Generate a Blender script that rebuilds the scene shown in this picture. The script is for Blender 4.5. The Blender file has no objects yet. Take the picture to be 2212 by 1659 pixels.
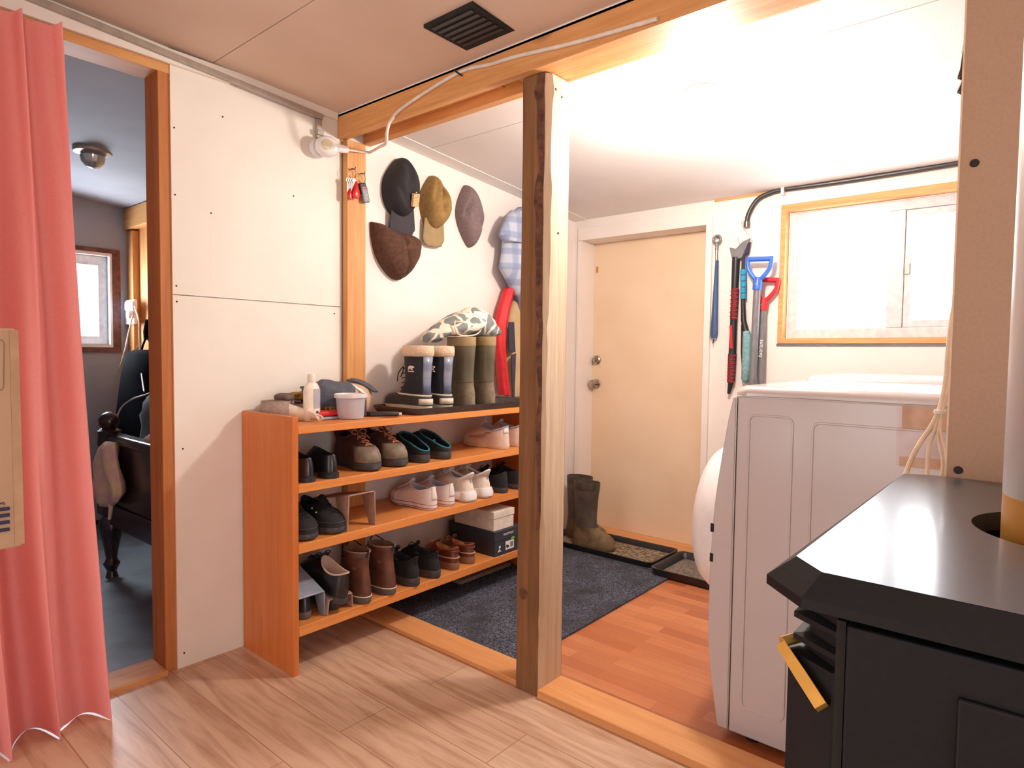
import bpy, bmesh, math, random
from math import sin, cos, pi, sqrt, radians
from mathutils import Vector, Matrix, noise
random.seed(7)
SC = bpy.context.scene
COL = SC.collection

# ------------------------------------------------------------------ camera
FPX = 1375.79
CX, CY = 1106.0, 829.0
def _cam():
    a = Vector((-521 - CX, -(745 - CY), -FPX)); b = Vector((2272 - CX, -(778 - CY), -FPX))
    dx = (-a).normalized(); dy = b.normalized(); dy = (dy - dx * dx.dot(dy)).normalized()
    dz = dx.cross(dy)
    return Matrix((dx, dy, dz))
RM = _cam()
EYE = Vector((0, 0, 1.2))
def ray(px, py):
    return RM @ Vector((px - CX, -(py - CY), -FPX)).normalized()
def P(px, py, ax, val):
    """the point on the plane coordinate[ax] = val that lies along a sight line"""
    d = ray(px, py); t = (val - EYE[ax]) / d[ax]
    return EYE + d * t
cd = bpy.data.cameras.new('camera'); co = bpy.data.objects.new('camera', cd); COL.objects.link(co)
co.matrix_world = Matrix.Translation(EYE) @ RM.to_4x4()
cd.sensor_width = 36; cd.lens = FPX / 2212 * 36; cd.clip_start = 0.02
SC.camera = co

# ------------------------------------------------------------------ materials
def lin(c):
    return tuple(((v / 255) / 12.92 if v / 255 <= .04045 else ((v / 255 + .055) / 1.055) ** 2.4) for v in c)
MATS = {}
def nt(name):
    m = bpy.data.materials.new(name); m.use_nodes = True
    t = m.node_tree; return m, t, t.nodes, t.links, t.nodes['Principled BSDF']
def setc(b, c): b.inputs['Base Color'].default_value = (*lin(c), 1)
def mix(nodes, links, fac, c1, c2):
    n = nodes.new('ShaderNodeMix'); n.data_type = 'RGBA'
    for i, c in ((6, c1), (7, c2)):
        if isinstance(c, (tuple, list)): n.inputs[i].default_value = (*lin(c), 1)
        else: links.new(c, n.inputs[i])
    if isinstance(fac, (int, float)): n.inputs[0].default_value = fac
    else: links.new(fac, n.inputs[0])
    return n.outputs[2]
def ramp(nodes, links, src, a, b):
    r = nodes.new('ShaderNodeMapRange'); r.inputs[1].default_value = a; r.inputs[2].default_value = b
    links.new(src, r.inputs[0]); return r.outputs[0]
def coord(nodes, links, scale):
    tc = nodes.new('ShaderNodeTexCoord'); mp = nodes.new('ShaderNodeMapping')
    mp.inputs['Scale'].default_value = scale; links.new(tc.outputs['Object'], mp.inputs[0]); return mp.outputs[0]
def noi(nodes, links, vec, scale, detail=3, rough=.5, dist=0):
    n = nodes.new('ShaderNodeTexNoise'); n.inputs['Scale'].default_value = scale; n.inputs['Detail'].default_value = detail
    n.inputs['Roughness'].default_value = rough; n.inputs['Distortion'].default_value = dist
    links.new(vec, n.inputs['Vector']); return n.outputs['Fac']
def bump(nodes, links, b, h, strength, dist=.005):
    n = nodes.new('ShaderNodeBump'); n.inputs['Strength'].default_value = strength; n.inputs['Distance'].default_value = dist
    links.new(h, n.inputs['Height']); links.new(n.outputs[0], b.inputs['Normal'])
def plain(name, c, rough=.5, metal=0, c2=None, ns=30, nb=0, spec=None, sc=(1, 1, 1), coat=0, lo=.35, hi=.65):
    m, t, N, L, b = nt(name); setc(b, c); b.inputs['Roughness'].default_value = rough; b.inputs['Metallic'].default_value = metal
    if spec is not None: b.inputs['Specular IOR Level'].default_value = spec
    if coat: b.inputs['Coat Weight'].default_value = coat; b.inputs['Coat Roughness'].default_value = .15
    v = coord(N, L, sc); f = noi(N, L, v, ns, 4)
    c2 = c2 or tuple(max(0, x * .92) for x in c)
    L.new(mix(N, L, ramp(N, L, f, lo, hi), c, c2), b.inputs['Base Color'])
    if nb: bump(N, L, b, f, nb)
    return m
def wood(name, c1, c2, axis=2, rough=.5, fine=1.0, knots=0.0, kc=(90, 45, 20), nb=.15, spec=.4):
    m, t, N, L, b = nt(name); b.inputs['Roughness'].default_value = rough; b.inputs['Specular IOR Level'].default_value = spec
    s = [1, 1, 1]; s[axis] = .06
    v = coord(N, L, tuple(s)); f = noi(N, L, v, 28 * fine, 5, .6, .6); g = noi(N, L, v, 120 * fine, 2)
    h = N.new('ShaderNodeMath'); h.operation = 'MULTIPLY_ADD'; L.new(g, h.inputs[0]); h.inputs[1].default_value = .35; L.new(f, h.inputs[2])
    col = mix(N, L, ramp(N, L, h.outputs[0], .42, .95), c1, c2)
    if knots:
        s2 = [1, 1, 1]; s2[axis] = .6
        v2 = coord(N, L, tuple(s2)); vo = N.new('ShaderNodeTexVoronoi'); vo.inputs['Scale'].default_value = knots; L.new(v2, vo.inputs['Vector'])
        kk = N.new('ShaderNodeMapRange'); kk.inputs[1].default_value = .10; kk.inputs[2].default_value = .04
        L.new(vo.outputs['Distance'], kk.inputs[0]); col = mix(N, L, kk.outputs[0], col, kc)
    L.new(col, b.inputs['Base Color']); bump(N, L, b, h.outputs[0], nb, .003)
    return m
def planks(name, c1, c2, groove, length, width, rough, grain_c, mortar=.003, gamt=.5):
    m, t, N, L, b = nt(name); b.inputs['Roughness'].default_value = rough
    v = coord(N, L, (1, 1, 1)); br = N.new('ShaderNodeTexBrick'); L.new(v, br.inputs['Vector'])
    br.inputs['Scale'].default_value = 1; br.inputs['Brick Width'].default_value = length; br.inputs['Row Height'].default_value = width
    br.inputs['Mortar Size'].default_value = mortar; br.inputs['Mortar Smooth'].default_value = .2; br.offset = .37
    br.inputs['Color1'].default_value = (*lin(c1), 1); br.inputs['Color2'].default_value = (*lin(c2), 1); br.inputs['Mortar'].default_value = (*lin(groove), 1)
    v2 = coord(N, L, (.09, 1, 1)); f = noi(N, L, v2, 24, 5, .62, .8)
    g = N.new('ShaderNodeMath'); g.operation = 'MULTIPLY'; L.new(ramp(N, L, f, .42, .72), g.inputs[0]); g.inputs[1].default_value = gamt
    L.new(mix(N, L, g.outputs[0], br.outputs['Color'], grain_c), b.inputs['Base Color'])
    bump(N, L, b, f, .05, .002)
    return m
def cells(name, c1, c2, scale, lo, hi, rough=.8, stretch=(1, 1, 1), dist=0):
    m, t, N, L, b = nt(name); b.inputs['Roughness'].default_value = rough
    v = coord(N, L, stretch); vo = N.new('ShaderNodeTexVoronoi'); vo.feature = 'DISTANCE_TO_EDGE'; vo.inputs['Scale'].default_value = scale
    if dist:
        n = N.new('ShaderNodeTexNoise'); n.inputs['Scale'].default_value = 9; L.new(v, n.inputs['Vector'])
        va = N.new('ShaderNodeVectorMath'); va.operation = 'MULTIPLY_ADD'; L.new(n.outputs['Color'], va.inputs[0]); va.inputs[1].default_value = (dist,) * 3; L.new(v, va.inputs[2]); v = va.outputs[0]
    L.new(v, vo.inputs['Vector'])
    L.new(mix(N, L, ramp(N, L, vo.outputs['Distance'], lo, hi), c1, c2), b.inputs['Base Color'])
    return m
def speck(name, c1, c2, c3, scale, rough=.95, nb=.6):
    m, t, N, L, b = nt(name); b.inputs['Roughness'].default_value = rough; b.inputs['Specular IOR Level'].default_value = .1
    v = coord(N, L, (1, 1, 1)); f = noi(N, L, v, scale, 2, .7); g = noi(N, L, v, 6, 3)
    c = mix(N, L, ramp(N, L, f, .42, .66), c1, c2); c = mix(N, L, ramp(N, L, g, .4, .75), c, c3)
    L.new(c, b.inputs['Base Color']); bump(N, L, b, f, nb, .004); return m
def glassy(name, c=(255, 255, 255), alpha=.12, rough=.05):
    m, t, N, L, b = nt(name); N.remove(b)
    tr = N.new('ShaderNodeBsdfTransparent'); tr.inputs[0].default_value = (*lin(c), 1)
    gl = N.new('ShaderNodeBsdfGlossy'); gl.inputs['Roughness'].default_value = rough
    mx = N.new('ShaderNodeMixShader'); mx.inputs[0].default_value = alpha
    L.new(tr.outputs[0], mx.inputs[1]); L.new(gl.outputs[0], mx.inputs[2]); L.new(mx.outputs[0], N['Material Output'].inputs[0]); return m
def translucent_plastic(name, c, a):
    m, t, N, L, b = nt(name); setc(b, c); b.inputs['Roughness'].default_value = .25; b.inputs['Alpha'].default_value = a; return m
def emit(name, c, s):
    m, t, N, L, b = nt(name); setc(b, c); b.inputs['Emission Color'].default_value = (*lin(c), 1); b.inputs['Emission Strength'].default_value = s; return m
def plaid(name):
    m, t, N, L, b = nt(name); b.inputs['Roughness'].default_value = .9
    out = None
    tc = N.new('ShaderNodeTexCoord'); sp = N.new('ShaderNodeSeparateXYZ'); L.new(tc.outputs['Object'], sp.inputs[0])
    def band(o, per, ph):
        a = N.new('ShaderNodeMath'); a.operation = 'MULTIPLY_ADD'; L.new(o, a.inputs[0]); a.inputs[1].default_value = 2 * pi / per; a.inputs[2].default_value = ph
        s = N.new('ShaderNodeMath'); s.operation = 'SINE'; L.new(a.outputs[0], s.inputs[0]); return ramp(N, L, s.outputs[0], -.1, .6)
    c = mix(N, L, band(sp.outputs[1], .085, 0), (180, 186, 200), (148, 158, 184))
    k = N.new('ShaderNodeMath'); k.operation = 'MULTIPLY'; L.new(band(sp.outputs[2], .085, 1), k.inputs[0]); k.inputs[1].default_value = .6
    L.new(mix(N, L, k.outputs[0], c, (120, 132, 166)), b.inputs['Base Color']); return m

M = {}
M['wallw'] = plain('white_painted_plywood', (238, 229, 218), .55, c2=(230, 220, 208), ns=3, lo=.3, hi=.7)
M['wallr'] = plain('cream_painted_plywood', (240, 230, 224), .55, c2=(234, 223, 215), ns=3, lo=.3, hi=.7)
M['ceil'] = plain('beige_ceiling_board', (222, 196, 176), .7, c2=(214, 186, 164), ns=2)
M['ceilr'] = plain('white_ceiling_board', (236, 230, 226), .6, c2=(228, 222, 218), ns=2)
M['bedwall'] = plain('grey_bedroom_paint', (176, 178, 186), .8, c2=(166, 168, 178), ns=3)
M['bedfloor'] = plain('grey_concrete_floor', (120, 130, 138), .55, c2=(70, 60, 56), ns=2.2, lo=.45, hi=.7, nb=.1)
M['pine'] = wood('pine_lumber', (222, 168, 108), (196, 128, 70), 2, .55, 1, 2.2)
M['pinex'] = wood('pine_lumber_lengthwise', (224, 170, 110), (198, 130, 72), 0, .55, 1, 2.2)
M['piney'] = wood('pine_lumber_along', (222, 168, 108), (196, 128, 70), 1, .55, 1, 2.2)
M['jamb'] = wood('aged_pine_jamb', (196, 128, 72), (168, 98, 50), 2, .55, 1, 2.5)
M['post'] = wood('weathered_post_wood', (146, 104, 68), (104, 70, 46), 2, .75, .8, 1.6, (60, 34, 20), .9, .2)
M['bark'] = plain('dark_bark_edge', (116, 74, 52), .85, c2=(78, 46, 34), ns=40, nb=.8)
M['postl'] = wood('pale_post_face', (226, 204, 178), (190, 160, 132), 2, .75, .8, 1.6, (120, 84, 56), .9, .2)  # paler wood colour for the right side of the post
M['sill'] = wood('floor_plate_wood', (224, 164, 108), (206, 138, 84), 0, .45, .8, 1.8)
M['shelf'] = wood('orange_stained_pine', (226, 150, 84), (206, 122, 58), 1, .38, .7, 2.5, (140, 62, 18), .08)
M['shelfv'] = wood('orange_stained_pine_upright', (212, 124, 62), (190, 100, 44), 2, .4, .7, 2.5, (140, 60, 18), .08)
M['floor'] = planks('light_oak_laminate', (212, 180, 154), (202, 166, 138), (156, 118, 92), 1.22, .192, .33, (152, 106, 76), .0018, .8)
M['floorr'] = planks('reddish_strip_laminate', (206, 134, 90), (172, 96, 58), (146, 82, 52), .42, .064, .35, (176, 90, 52), .0008, .5)
M['carpet'] = speck('charcoal_carpet', (42, 44, 54), (122, 124, 138), (58, 57, 62), 170)
M['blackp'] = plain('black_plastic', (28, 27, 29), .42, c2=(36, 34, 36))
M['tray'] = plain('black_rubber_tray', (46, 42, 44), .45, c2=(64, 58, 58))
M['mud'] = cells('dried_mud_and_grit', (84, 70, 56), (158, 138, 112), 34, .02, .22, .9, dist=.1)
M['mudg'] = plain('dusty_tray_base', (92, 84, 76), .8, c2=(132, 120, 106), ns=60, nb=.5)
M['white'] = plain('white_gloss_plastic', (236, 232, 232), .3, c2=(232, 228, 228))
M['enamel'] = plain('white_enamel', (198, 187, 186), .22, c2=(194, 183, 182), ns=2, coat=.4)
M['dark'] = plain('dark_void', (26, 22, 20), .8)
M['screw'] = plain('dark_screw_steel', (48, 42, 38), .45, .7)
M['chrome'] = plain('brushed_nickel', (190, 180, 168), .28, 1)
M['galv'] = plain('galvanised_pipe', (214, 206, 204), .4, .55, c2=(190, 180, 176), ns=12, sc=(1, 1, .1))
M['pipeb'] = plain('heat_tinted_pipe_base', (206, 150, 74), .4, .4, c2=(186, 132, 66), ns=8)
M['stove'] = plain('matt_black_stove_steel', (22, 21, 25), .5, .0, spec=.25, c2=(18, 17, 21), ns=90, nb=.04)
M['stovetop'] = plain('satin_black_stove_top', (80, 82, 90), .36, .45, c2=(76, 78, 86), ns=90, coat=.5)
M['gold'] = plain('brass_handle', (236, 188, 100), .35, .8)
M['mdf'] = plain('brown_heat_board', (177, 141, 115), .85, c2=(172, 136, 111), ns=140, nb=.05)
M['mdfe'] = plain('pale_board_edge', (232, 198, 164), .85)
M['curtain'] = plain('coral_curtain_cloth', (248, 174, 170), .85, c2=(245, 166, 162), ns=220, nb=.1, spec=.15)
def _trl(m, c):
    N, L = m.node_tree.nodes, m.node_tree.links; b = N['Principled BSDF']
    tr = N.new('ShaderNodeBsdfTranslucent'); tr.inputs[0].default_value = (*lin(c), 1)
    mx = N.new('ShaderNodeMixShader'); mx.inputs[0].default_value = .25
    L.new(b.outputs[0], mx.inputs[1]); L.new(tr.outputs[0], mx.inputs[2]); L.new(mx.outputs[0], N['Material Output'].inputs[0])
_trl(M['curtain'], (236, 96, 84))
M['card'] = plain('brown_cardboard', (190, 154, 124), .85, c2=(182, 144, 114), ns=5)
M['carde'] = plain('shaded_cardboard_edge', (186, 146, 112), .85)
M['purple'] = plain('dark_purple_print', (52, 40, 78), .7)
M['cardline'] = plain('thin_grey_print', (150, 116, 92), .8)
M['doorp'] = plain('cream_door_paint', (240, 214, 184), .5, c2=(234, 206, 174), ns=3)
M['vinyl'] = plain('white_vinyl', (216, 214, 216), .35)
M['pane'] = glassy('window_glass')
M['rail'] = plain('grey_metal_rail', (182, 170, 158), .45, .5)
M['steel'] = plain('grey_steel', (120, 116, 114), .35, .8)
M['conduit'] = plain('grey_flexible_conduit', (98, 94, 94), .4, .6, c2=(60, 58, 58), ns=1)
M['wire'] = plain('white_cable', (232, 220, 206), .5)
M['wirep'] = plain('peach_tinted_cable', (232, 206, 178), .5)
M['lens'] = plain('cream_sensor_lens', (226, 214, 178), .3)
# shoes and clothing
M['leatherblk'] = plain('black_leather', (26, 24, 27), .3, c2=(34, 30, 33), ns=60, coat=.3)
M['suedeblk'] = plain('black_canvas', (24, 23, 26), .85, c2=(32, 30, 33), ns=150, nb=.2)
M['solegrey'] = plain('dark_grey_rubber_sole', (74, 70, 72), .7, c2=(58, 54, 56), ns=50)
M['soleblk'] = plain('black_rubber_sole', (36, 33, 36), .6)
M['hike'] = plain('brown_hiking_suede', (88, 54, 42), .8, c2=(66, 40, 34), ns=40, nb=.2)
M['hiketoe'] = plain('grey_toe_rubber', (138, 122, 104), .75, c2=(120, 104, 88), ns=40)
M['hikelin'] = plain('maroon_lining', (82, 36, 38), .9)
M['laceor'] = plain('orange_brown_lace', (188, 118, 78), .8)
M['laceblk'] = plain('black_lace', (22, 22, 24), .8)
M['lacewh'] = plain('white_lace', (236, 230, 232), .8)
M['teal'] = plain('teal_lining', (34, 110, 124), .8)
M['darkin'] = plain('dark_shoe_inside', (22, 24, 28), .9)
M['beige'] = plain('beige_sneaker_leather', (222, 196, 180), .6, c2=(212, 184, 168), ns=30)
M['beigesole'] = plain('cream_sneaker_sole', (222, 196, 176), .6)
M['swoosh'] = plain('tan_sneaker_stripe', (190, 154, 136), .6)
M['greylin'] = plain('grey_lining', (168, 168, 182), .9)
M['canvasw'] = plain('white_canvas', (228, 212, 210), .85, c2=(220, 204, 202), ns=120, nb=.1)
M['rubberw'] = plain('white_rubber', (238, 226, 220), .5)
M['redline'] = plain('dark_red_stripe', (140, 72, 72), .6)
M['runw'] = plain('white_runner_mesh', (236, 226, 214), .7, c2=(228, 212, 196), ns=60)
M['bootbr'] = plain('brown_boot_leather', (112, 66, 48), .48, c2=(76, 44, 34), ns=18, nb=.15)
M['bootin'] = plain('pale_brown_boot_lining', (150, 112, 92), .9)
M['bootsole'] = plain('grey_brown_boot_sole', (98, 88, 80), .7)
M['tansole'] = plain('tan_rubber_sole', (142, 104, 78), .75)
M['sandal'] = plain('reddish_brown_leather', (120, 60, 40), .38, c2=(92, 44, 30), ns=20, coat=.3)
M['insole'] = plain('orange_brown_insole', (176, 108, 66), .7)
M['insolepale'] = plain('pale_insole', (206, 180, 164), .8)
M['riser'] = plain('beige_plastic', (172, 134, 116), .5)
M['riserb'] = plain('grey_blue_plastic', (150, 158, 174), .5)
M['nylon'] = plain('dark_navy_nylon', (32, 32, 44), .75, c2=(26, 26, 36), ns=90, nb=.1)
M['snowlow'] = plain('dark_rubber_shell', (66, 60, 58), .6)
M['cream'] = plain('cream_trim', (232, 214, 190), .7)
M['fur'] = plain('cream_fleece', (234, 208, 180), .98, c2=(216, 184, 154), ns=160, nb=1)
M['satin'] = plain('navy_satin_strip', (92, 98, 122), .25, c2=(150, 150, 164), ns=14, sc=(.2, .2, 1))
M['olive'] = plain('olive_rubber', (104, 96, 76), .42, c2=(84, 76, 58), ns=9)
M['olivecuff'] = plain('tan_boot_cuff', (170, 146, 106), .6)
M['oliveb'] = plain('muddy_boot_base', (136, 120, 98), .7, c2=(112, 98, 80), ns=30)
M['camo'] = cells('grey_and_cream_camouflage', (236, 222, 204), (126, 130, 130), 11, .07, .085, .85, dist=.06)
M['wellie'] = plain('worn_dark_grey_rubber', (64, 56, 50), .6, c2=(88, 76, 66), ns=16, nb=.1)
M['welliem'] = plain('muddy_tan_rubber', (128, 104, 74), .8, c2=(100, 80, 56), ns=20, nb=.2)
M['capblk'] = plain('black_cap_cotton', (34, 31, 34), .85, c2=(42, 38, 40), ns=160, nb=.15)
M['capvis'] = plain('charcoal_visor_cloth', (62, 56, 60), .85)
M['capbr'] = plain('brown_felt', (90, 58, 42), .95, c2=(74, 46, 34), ns=50, nb=.25)
M['capol'] = plain('olive_tan_cotton', (150, 118, 66), .9, c2=(136, 104, 56), ns=60, nb=.1)
M['capolv'] = plain('khaki_visor_cloth', (162, 138, 98), .9)
M['capgr'] = plain('mauve_grey_wool', (126, 108, 108), .95, c2=(114, 96, 98), ns=80, nb=.2)
M['patch'] = cells('woven_patch', (236, 190, 142), (150, 96, 66), 150, .05, .25, .8)
M['plaid'] = plaid('blue_grey_plaid_flannel')
M['red'] = plain('red_nylon', (214, 32, 42), .6)
M['redg'] = plain('red_gloss_plastic', (206, 24, 26), .3)
M['khaki'] = plain('khaki_cotton', (196, 168, 128), .9, c2=(180, 152, 114), ns=9)
M['navy'] = plain('navy_cloth', (58, 54, 70), .9)
M['blue'] = plain('blue_gloss_plastic', (58, 112, 214), .3)
M['bluedk'] = plain('steel_blue_plastic', (62, 88, 128), .35)
M['cyan'] = plain('cyan_foam_grip', (40, 148, 190), .7)
M['bristle'] = plain('pale_teal_bristles', (140, 178, 182), .9, c2=(112, 152, 158), ns=70, nb=1)
M['gripd'] = plain('dark_maroon_grip', (84, 40, 44), .7)
M['grey'] = plain('grey_painted_shaft', (128, 126, 130), .35, .2)
M['greyc'] = plain('charcoal_cotton_cloth', (88, 88, 98), .9, c2=(76, 76, 86), ns=40)
M['tanc'] = plain('tan_canvas_cloth', (206, 172, 136), .9)
M['yellow'] = plain('mustard_glove_cloth', (186, 136, 40), .8, c2=(90, 66, 30), ns=40)
M['tub'] = translucent_plastic('frosted_clear_plastic', (222, 216, 222), .42)
M['lidm'] = plain('frosted_white_lid', (226, 220, 222), .35)
M['label'] = plain('silver_grey_label', (176, 174, 184), .4)
M['labelw'] = plain('white_paper_label', (240, 234, 228), .6)
M['ink'] = plain('dark_ink', (44, 40, 44), .7)
M['barcode'] = plain('grey_ink', (110, 104, 106), .7)
M['bottle'] = plain('ivory_bottle_plastic', (240, 224, 206), .35)
M['taupe'] = plain('taupe_webbing', (170, 150, 138), .8, c2=(146, 124, 114), ns=90)
M['duffel'] = plain('brown_grey_fabric', (112, 92, 88), .85, c2=(96, 78, 76), ns=40)
M['boxw'] = plain('white_shoebox_card', (232, 220, 206), .7)
M['boxd'] = plain('dark_slate_shoebox_card', (52, 54, 66), .6)
M['green'] = plain('green_sticker', (126, 178, 62), .6)
M['bedwood'] = plain('dark_mahogany', (40, 20, 24), .28, c2=(52, 28, 30), ns=20, sc=(.2, 1, 1), coat=.4)
M['bedding'] = plain('dark_plum_bedding', (46, 36, 48), .9, c2=(120, 114, 138), ns=7, lo=.55, hi=.75)
M['sheet'] = plain('dusty_pink_blanket', (158, 112, 104), .9)
M['bag'] = plain('black_nylon_bag', (12, 12, 18), 1, spec=.05)
M['pinkc'] = plain('pink_patterned_cloth', (226, 168, 168), .9, c2=(230, 204, 160), ns=14)
M['stained'] = plain('dark_red_stained_trim', (92, 54, 50), .6, c2=(128, 80, 70), ns=30)
M['bulb'] = emit('glowing_lamp_glass', (255, 236, 208), 25)
M['reflector'] = plain('shiny_lamp_glass', (220, 226, 220), .12, .6)
M['film'] = glassy('clear_plastic_film', (250, 240, 238), .07, .35)
M['foilb'] = plain('shiny_dark_strap', (70, 54, 52), .25, .4)

# ------------------------------------------------------------------ mesh helpers
class MB:
    def __init__(s): s.bm = bmesh.new()
    def hexa(s, v):
        vs = [s.bm.verts.new(p) for p in v]
        for f in ((3, 2, 1, 0), (4, 5, 6, 7), (0, 1, 5, 4), (1, 2, 6, 5), (2, 3, 7, 6), (3, 0, 4, 7)):
            s.bm.faces.new([vs[i] for i in f])
        return s
    def box(s, x0, x1, y0, y1, z0, z1):
        return s.hexa([(x0, y0, z0), (x1, y0, z0), (x1, y1, z0), (x0, y1, z0), (x0, y0, z1), (x1, y0, z1), (x1, y1, z1), (x0, y1, z1)])
    def rings(s, rs, cap0=True, cap1=True, closed=True):
        V = [[s.bm.verts.new(p) for p in r] for r in rs]
        for a, b in zip(V, V[1:]):
            n = len(a)
            for i in range(n if closed else n - 1):
                j = (i + 1) % n
                try: s.bm.faces.new((a[i], a[j], b[j], b[i]))
                except ValueError: pass
        if cap0 and closed: s.bm.faces.new(V[0][::-1])
        if cap1 and closed: s.bm.faces.new(V[-1])
        return s
    def prism(s, poly, axis, a0, a1):
        def pt(u, v, w):
            return {0: (w, u, v), 1: (u, w, v), 2: (u, v, w)}[axis]
        return s.rings([[pt(u, v, a0) for u, v in poly], [pt(u, v, a1) for u, v in poly]])
    def tube(s, pts, r, n=8, closed=False, caps=True):
        pts = [Vector(p) for p in pts]; k = len(pts); rr = r if isinstance(r, (list, tuple)) else [r] * k
        rs = []; up = None
        for i, p in enumerate(pts):
            if closed: d = pts[(i + 1) % k] - pts[i - 1]
            else: d = pts[min(i + 1, k - 1)] - pts[max(i - 1, 0)]
            if d.length < 1e-9: d = Vector((0, 0, 1))
            d.normalize()
            if up is None:
                up = Vector((0, 0, 1)) if abs(d.z) < .9 else Vector((1, 0, 0))
            u = (up - d * d.dot(up))
            if u.length < 1e-6: u = d.orthogonal()
            u.normalize(); w = d.cross(u); up = u
            rs.append([p + (u * cos(2 * pi * j / n) + w * sin(2 * pi * j / n)) * rr[i] for j in range(n)])
        if closed: rs.append(rs[0])
        s.rings(rs, caps and not closed, caps and not closed)
        return s
    def lathe(s, prof, c=(0, 0, 0), n=24, axis=2, cap0=True, cap1=True):
        rs = []
        for r, h in prof:
            ring = []
            for j in range(n):
                a = 2 * pi * j / n; u, v = r * cos(a), r * sin(a)
                ring.append(tuple(Vector(c) + Vector({0: (h, u, v), 1: (v, h, u), 2: (u, v, h)}[axis])))
            rs.append(ring)
        return s.rings(rs, cap0, cap1)
    def frame(s, axis, u0, u1, v0, v1, w, a0, a1):
        """rectangular ring without overlapping bars; w = widths (left, right, bottom, top)"""
        wl, wr, wb, wt = w
        def pt(u, v, d): return {0: (d, u, v), 1: (u, d, v)}[axis]
        o = ((u0, v0), (u1, v0), (u1, v1), (u0, v1)); i = ((u0 + wl, v0 + wb), (u1 - wr, v0 + wb), (u1 - wr, v1 - wt), (u0 + wl, v1 - wt))
        return s.rings([[pt(*q, a0) for q in o], [pt(*q, a1) for q in o], [pt(*q, a1) for q in i], [pt(*q, a0) for q in i], [pt(*q, a0) for q in o]], False, False)
    def grid(s, fn, nu, nv):
        V = [[s.bm.verts.new(fn(i / nu, j / nv)) for j in range(nv + 1)] for i in range(nu + 1)]
        for i in range(nu):
            for j in range(nv): s.bm.faces.new((V[i][j], V[i + 1][j], V[i + 1][j + 1], V[i][j + 1]))
        return s
    def blob(s, c, r, amp=.15, fr=4, seed=0, n=24, m=14, flat=None, pw=1.0):
        c = Vector(c); r = Vector(r); rs = []
        for k in range(m + 1):
            ph = -pi / 2 + pi * (k + .02) / (m + .04); ring = []
            for j in range(n):
                th = 2 * pi * j / n
                d = Vector((cos(ph) * cos(th), cos(ph) * sin(th), sin(ph)))
                d = Vector([math.copysign(abs(v) ** pw, v) for v in d])
                q = Vector((d.x * r.x, d.y * r.y, d.z * r.z))
                f = 1 + amp * noise.noise(q * fr + Vector((seed * 7.3, seed, 0))) + amp * .4 * noise.noise(q * fr * 3 + Vector((0, seed * 3, 1)))
                p = c + q * f
                if flat is not None and p.z < flat: p.z = flat + (p.z - flat) * .02
                ring.append(tuple(p))
            rs.append(ring)
        return s.rings(rs)
    def xform(s, mat):
        bmesh.ops.transform(s.bm, matrix=mat, verts=s.bm.verts); return s
    def build(s, name, mat, parent=None, world=False, bevel=0, solid=0, sub=0, flat=False, ang=38, seg=2, label=None):
        bm = s.bm
        bmesh.ops.remove_doubles(bm, verts=bm.verts, dist=1e-6)
        bmesh.ops.recalc_face_normals(bm, faces=bm.faces)
        if world and parent is not None:
            bmesh.ops.transform(bm, matrix=WM[parent.name].inverted(), verts=bm.verts)
        me = bpy.data.meshes.new(name); bm.to_mesh(me); bm.free()
        mats = mat if isinstance(mat, list) else [mat]
        for q in mats: me.materials.append(M[q])
        if not flat:
            me.shade_smooth(); me.set_sharp_from_angle(angle=radians(ang))
        o = bpy.data.objects.new(name, me); COL.objects.link(o)
        if parent is not None: o.parent = parent; WM[o.name] = WM[parent.name]
        else: WM[o.name] = Matrix.Identity(4)
        if solid:
            md = o.modifiers.new('solid', 'SOLIDIFY'); md.thickness = solid; md.offset = 0
        if bevel:
            md = o.modifiers.new('bevel', 'BEVEL'); md.width = bevel; md.segments = seg; md.limit_method = 'ANGLE'; md.angle_limit = radians(50); md.harden_normals = False
        if sub:
            md = o.modifiers.new('sub', 'SUBSURF'); md.levels = sub; md.render_levels = sub
        if label: o['label'] = label
        return o
WM = {}
def thing(name, label, cat, loc=(0, 0, 0), rz=0, group=None, rot=None):
    o = bpy.data.objects.new(name, None); COL.objects.link(o); o.empty_display_size = .05
    o.location = loc; o.rotation_euler = rot if rot else (0, 0, radians(rz)); o['label'] = label; o['category'] = cat
    if group: o['group'] = group
    WM[o.name] = Matrix.LocRotScale(Vector(loc), o.rotation_euler.to_quaternion(), None)
    return o
def solo(mb, name, mat, label, cat, origin=None, group=None, **k):
    if origin is not None: mb.xform(Matrix.Translation(-Vector(origin)))
    o = mb.build(name, mat, **k); o['label'] = label; o['category'] = cat
    if group: o['group'] = group
    if origin is not None: o.location = origin; WM[o.name] = Matrix.Translation(Vector(origin))
    return o
def struct(name, mb, mat, **k):
    o = mb.build(name, mat, **k)
    if o.parent is None: o['kind'] = 'structure'
    return o
def text(name, body, size, mat, parent, mw, ext=.0004):
    c = bpy.data.curves.new(name, 'FONT'); c.body = body; c.size = size; c.extrude = ext; c.align_x = 'CENTER'; c.align_y = 'CENTER'
    o = bpy.data.objects.new(name + '_tmp', c); COL.objects.link(o)
    dg = bpy.context.evaluated_depsgraph_get(); me = bpy.data.meshes.new_from_object(o.evaluated_get(dg))
    bpy.data.objects.remove(o)
    me.transform(WM[parent.name].inverted() @ mw); me.materials.clear(); me.materials.append(M[mat]); me.name = name
    n = bpy.data.objects.new(name, me); COL.objects.link(n); n.parent = parent; WM[n.name] = WM[parent.name]; return n
def frame(o, x, y):
    """matrix with origin o, local x and y along the given directions"""
    x = Vector(x).normalized(); y = Vector(y); y = (y - x * x.dot(y)).normalized(); z = x.cross(y)
    m = Matrix((x, y, z)).transposed().to_4x4(); m.translation = Vector(o); return m
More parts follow.
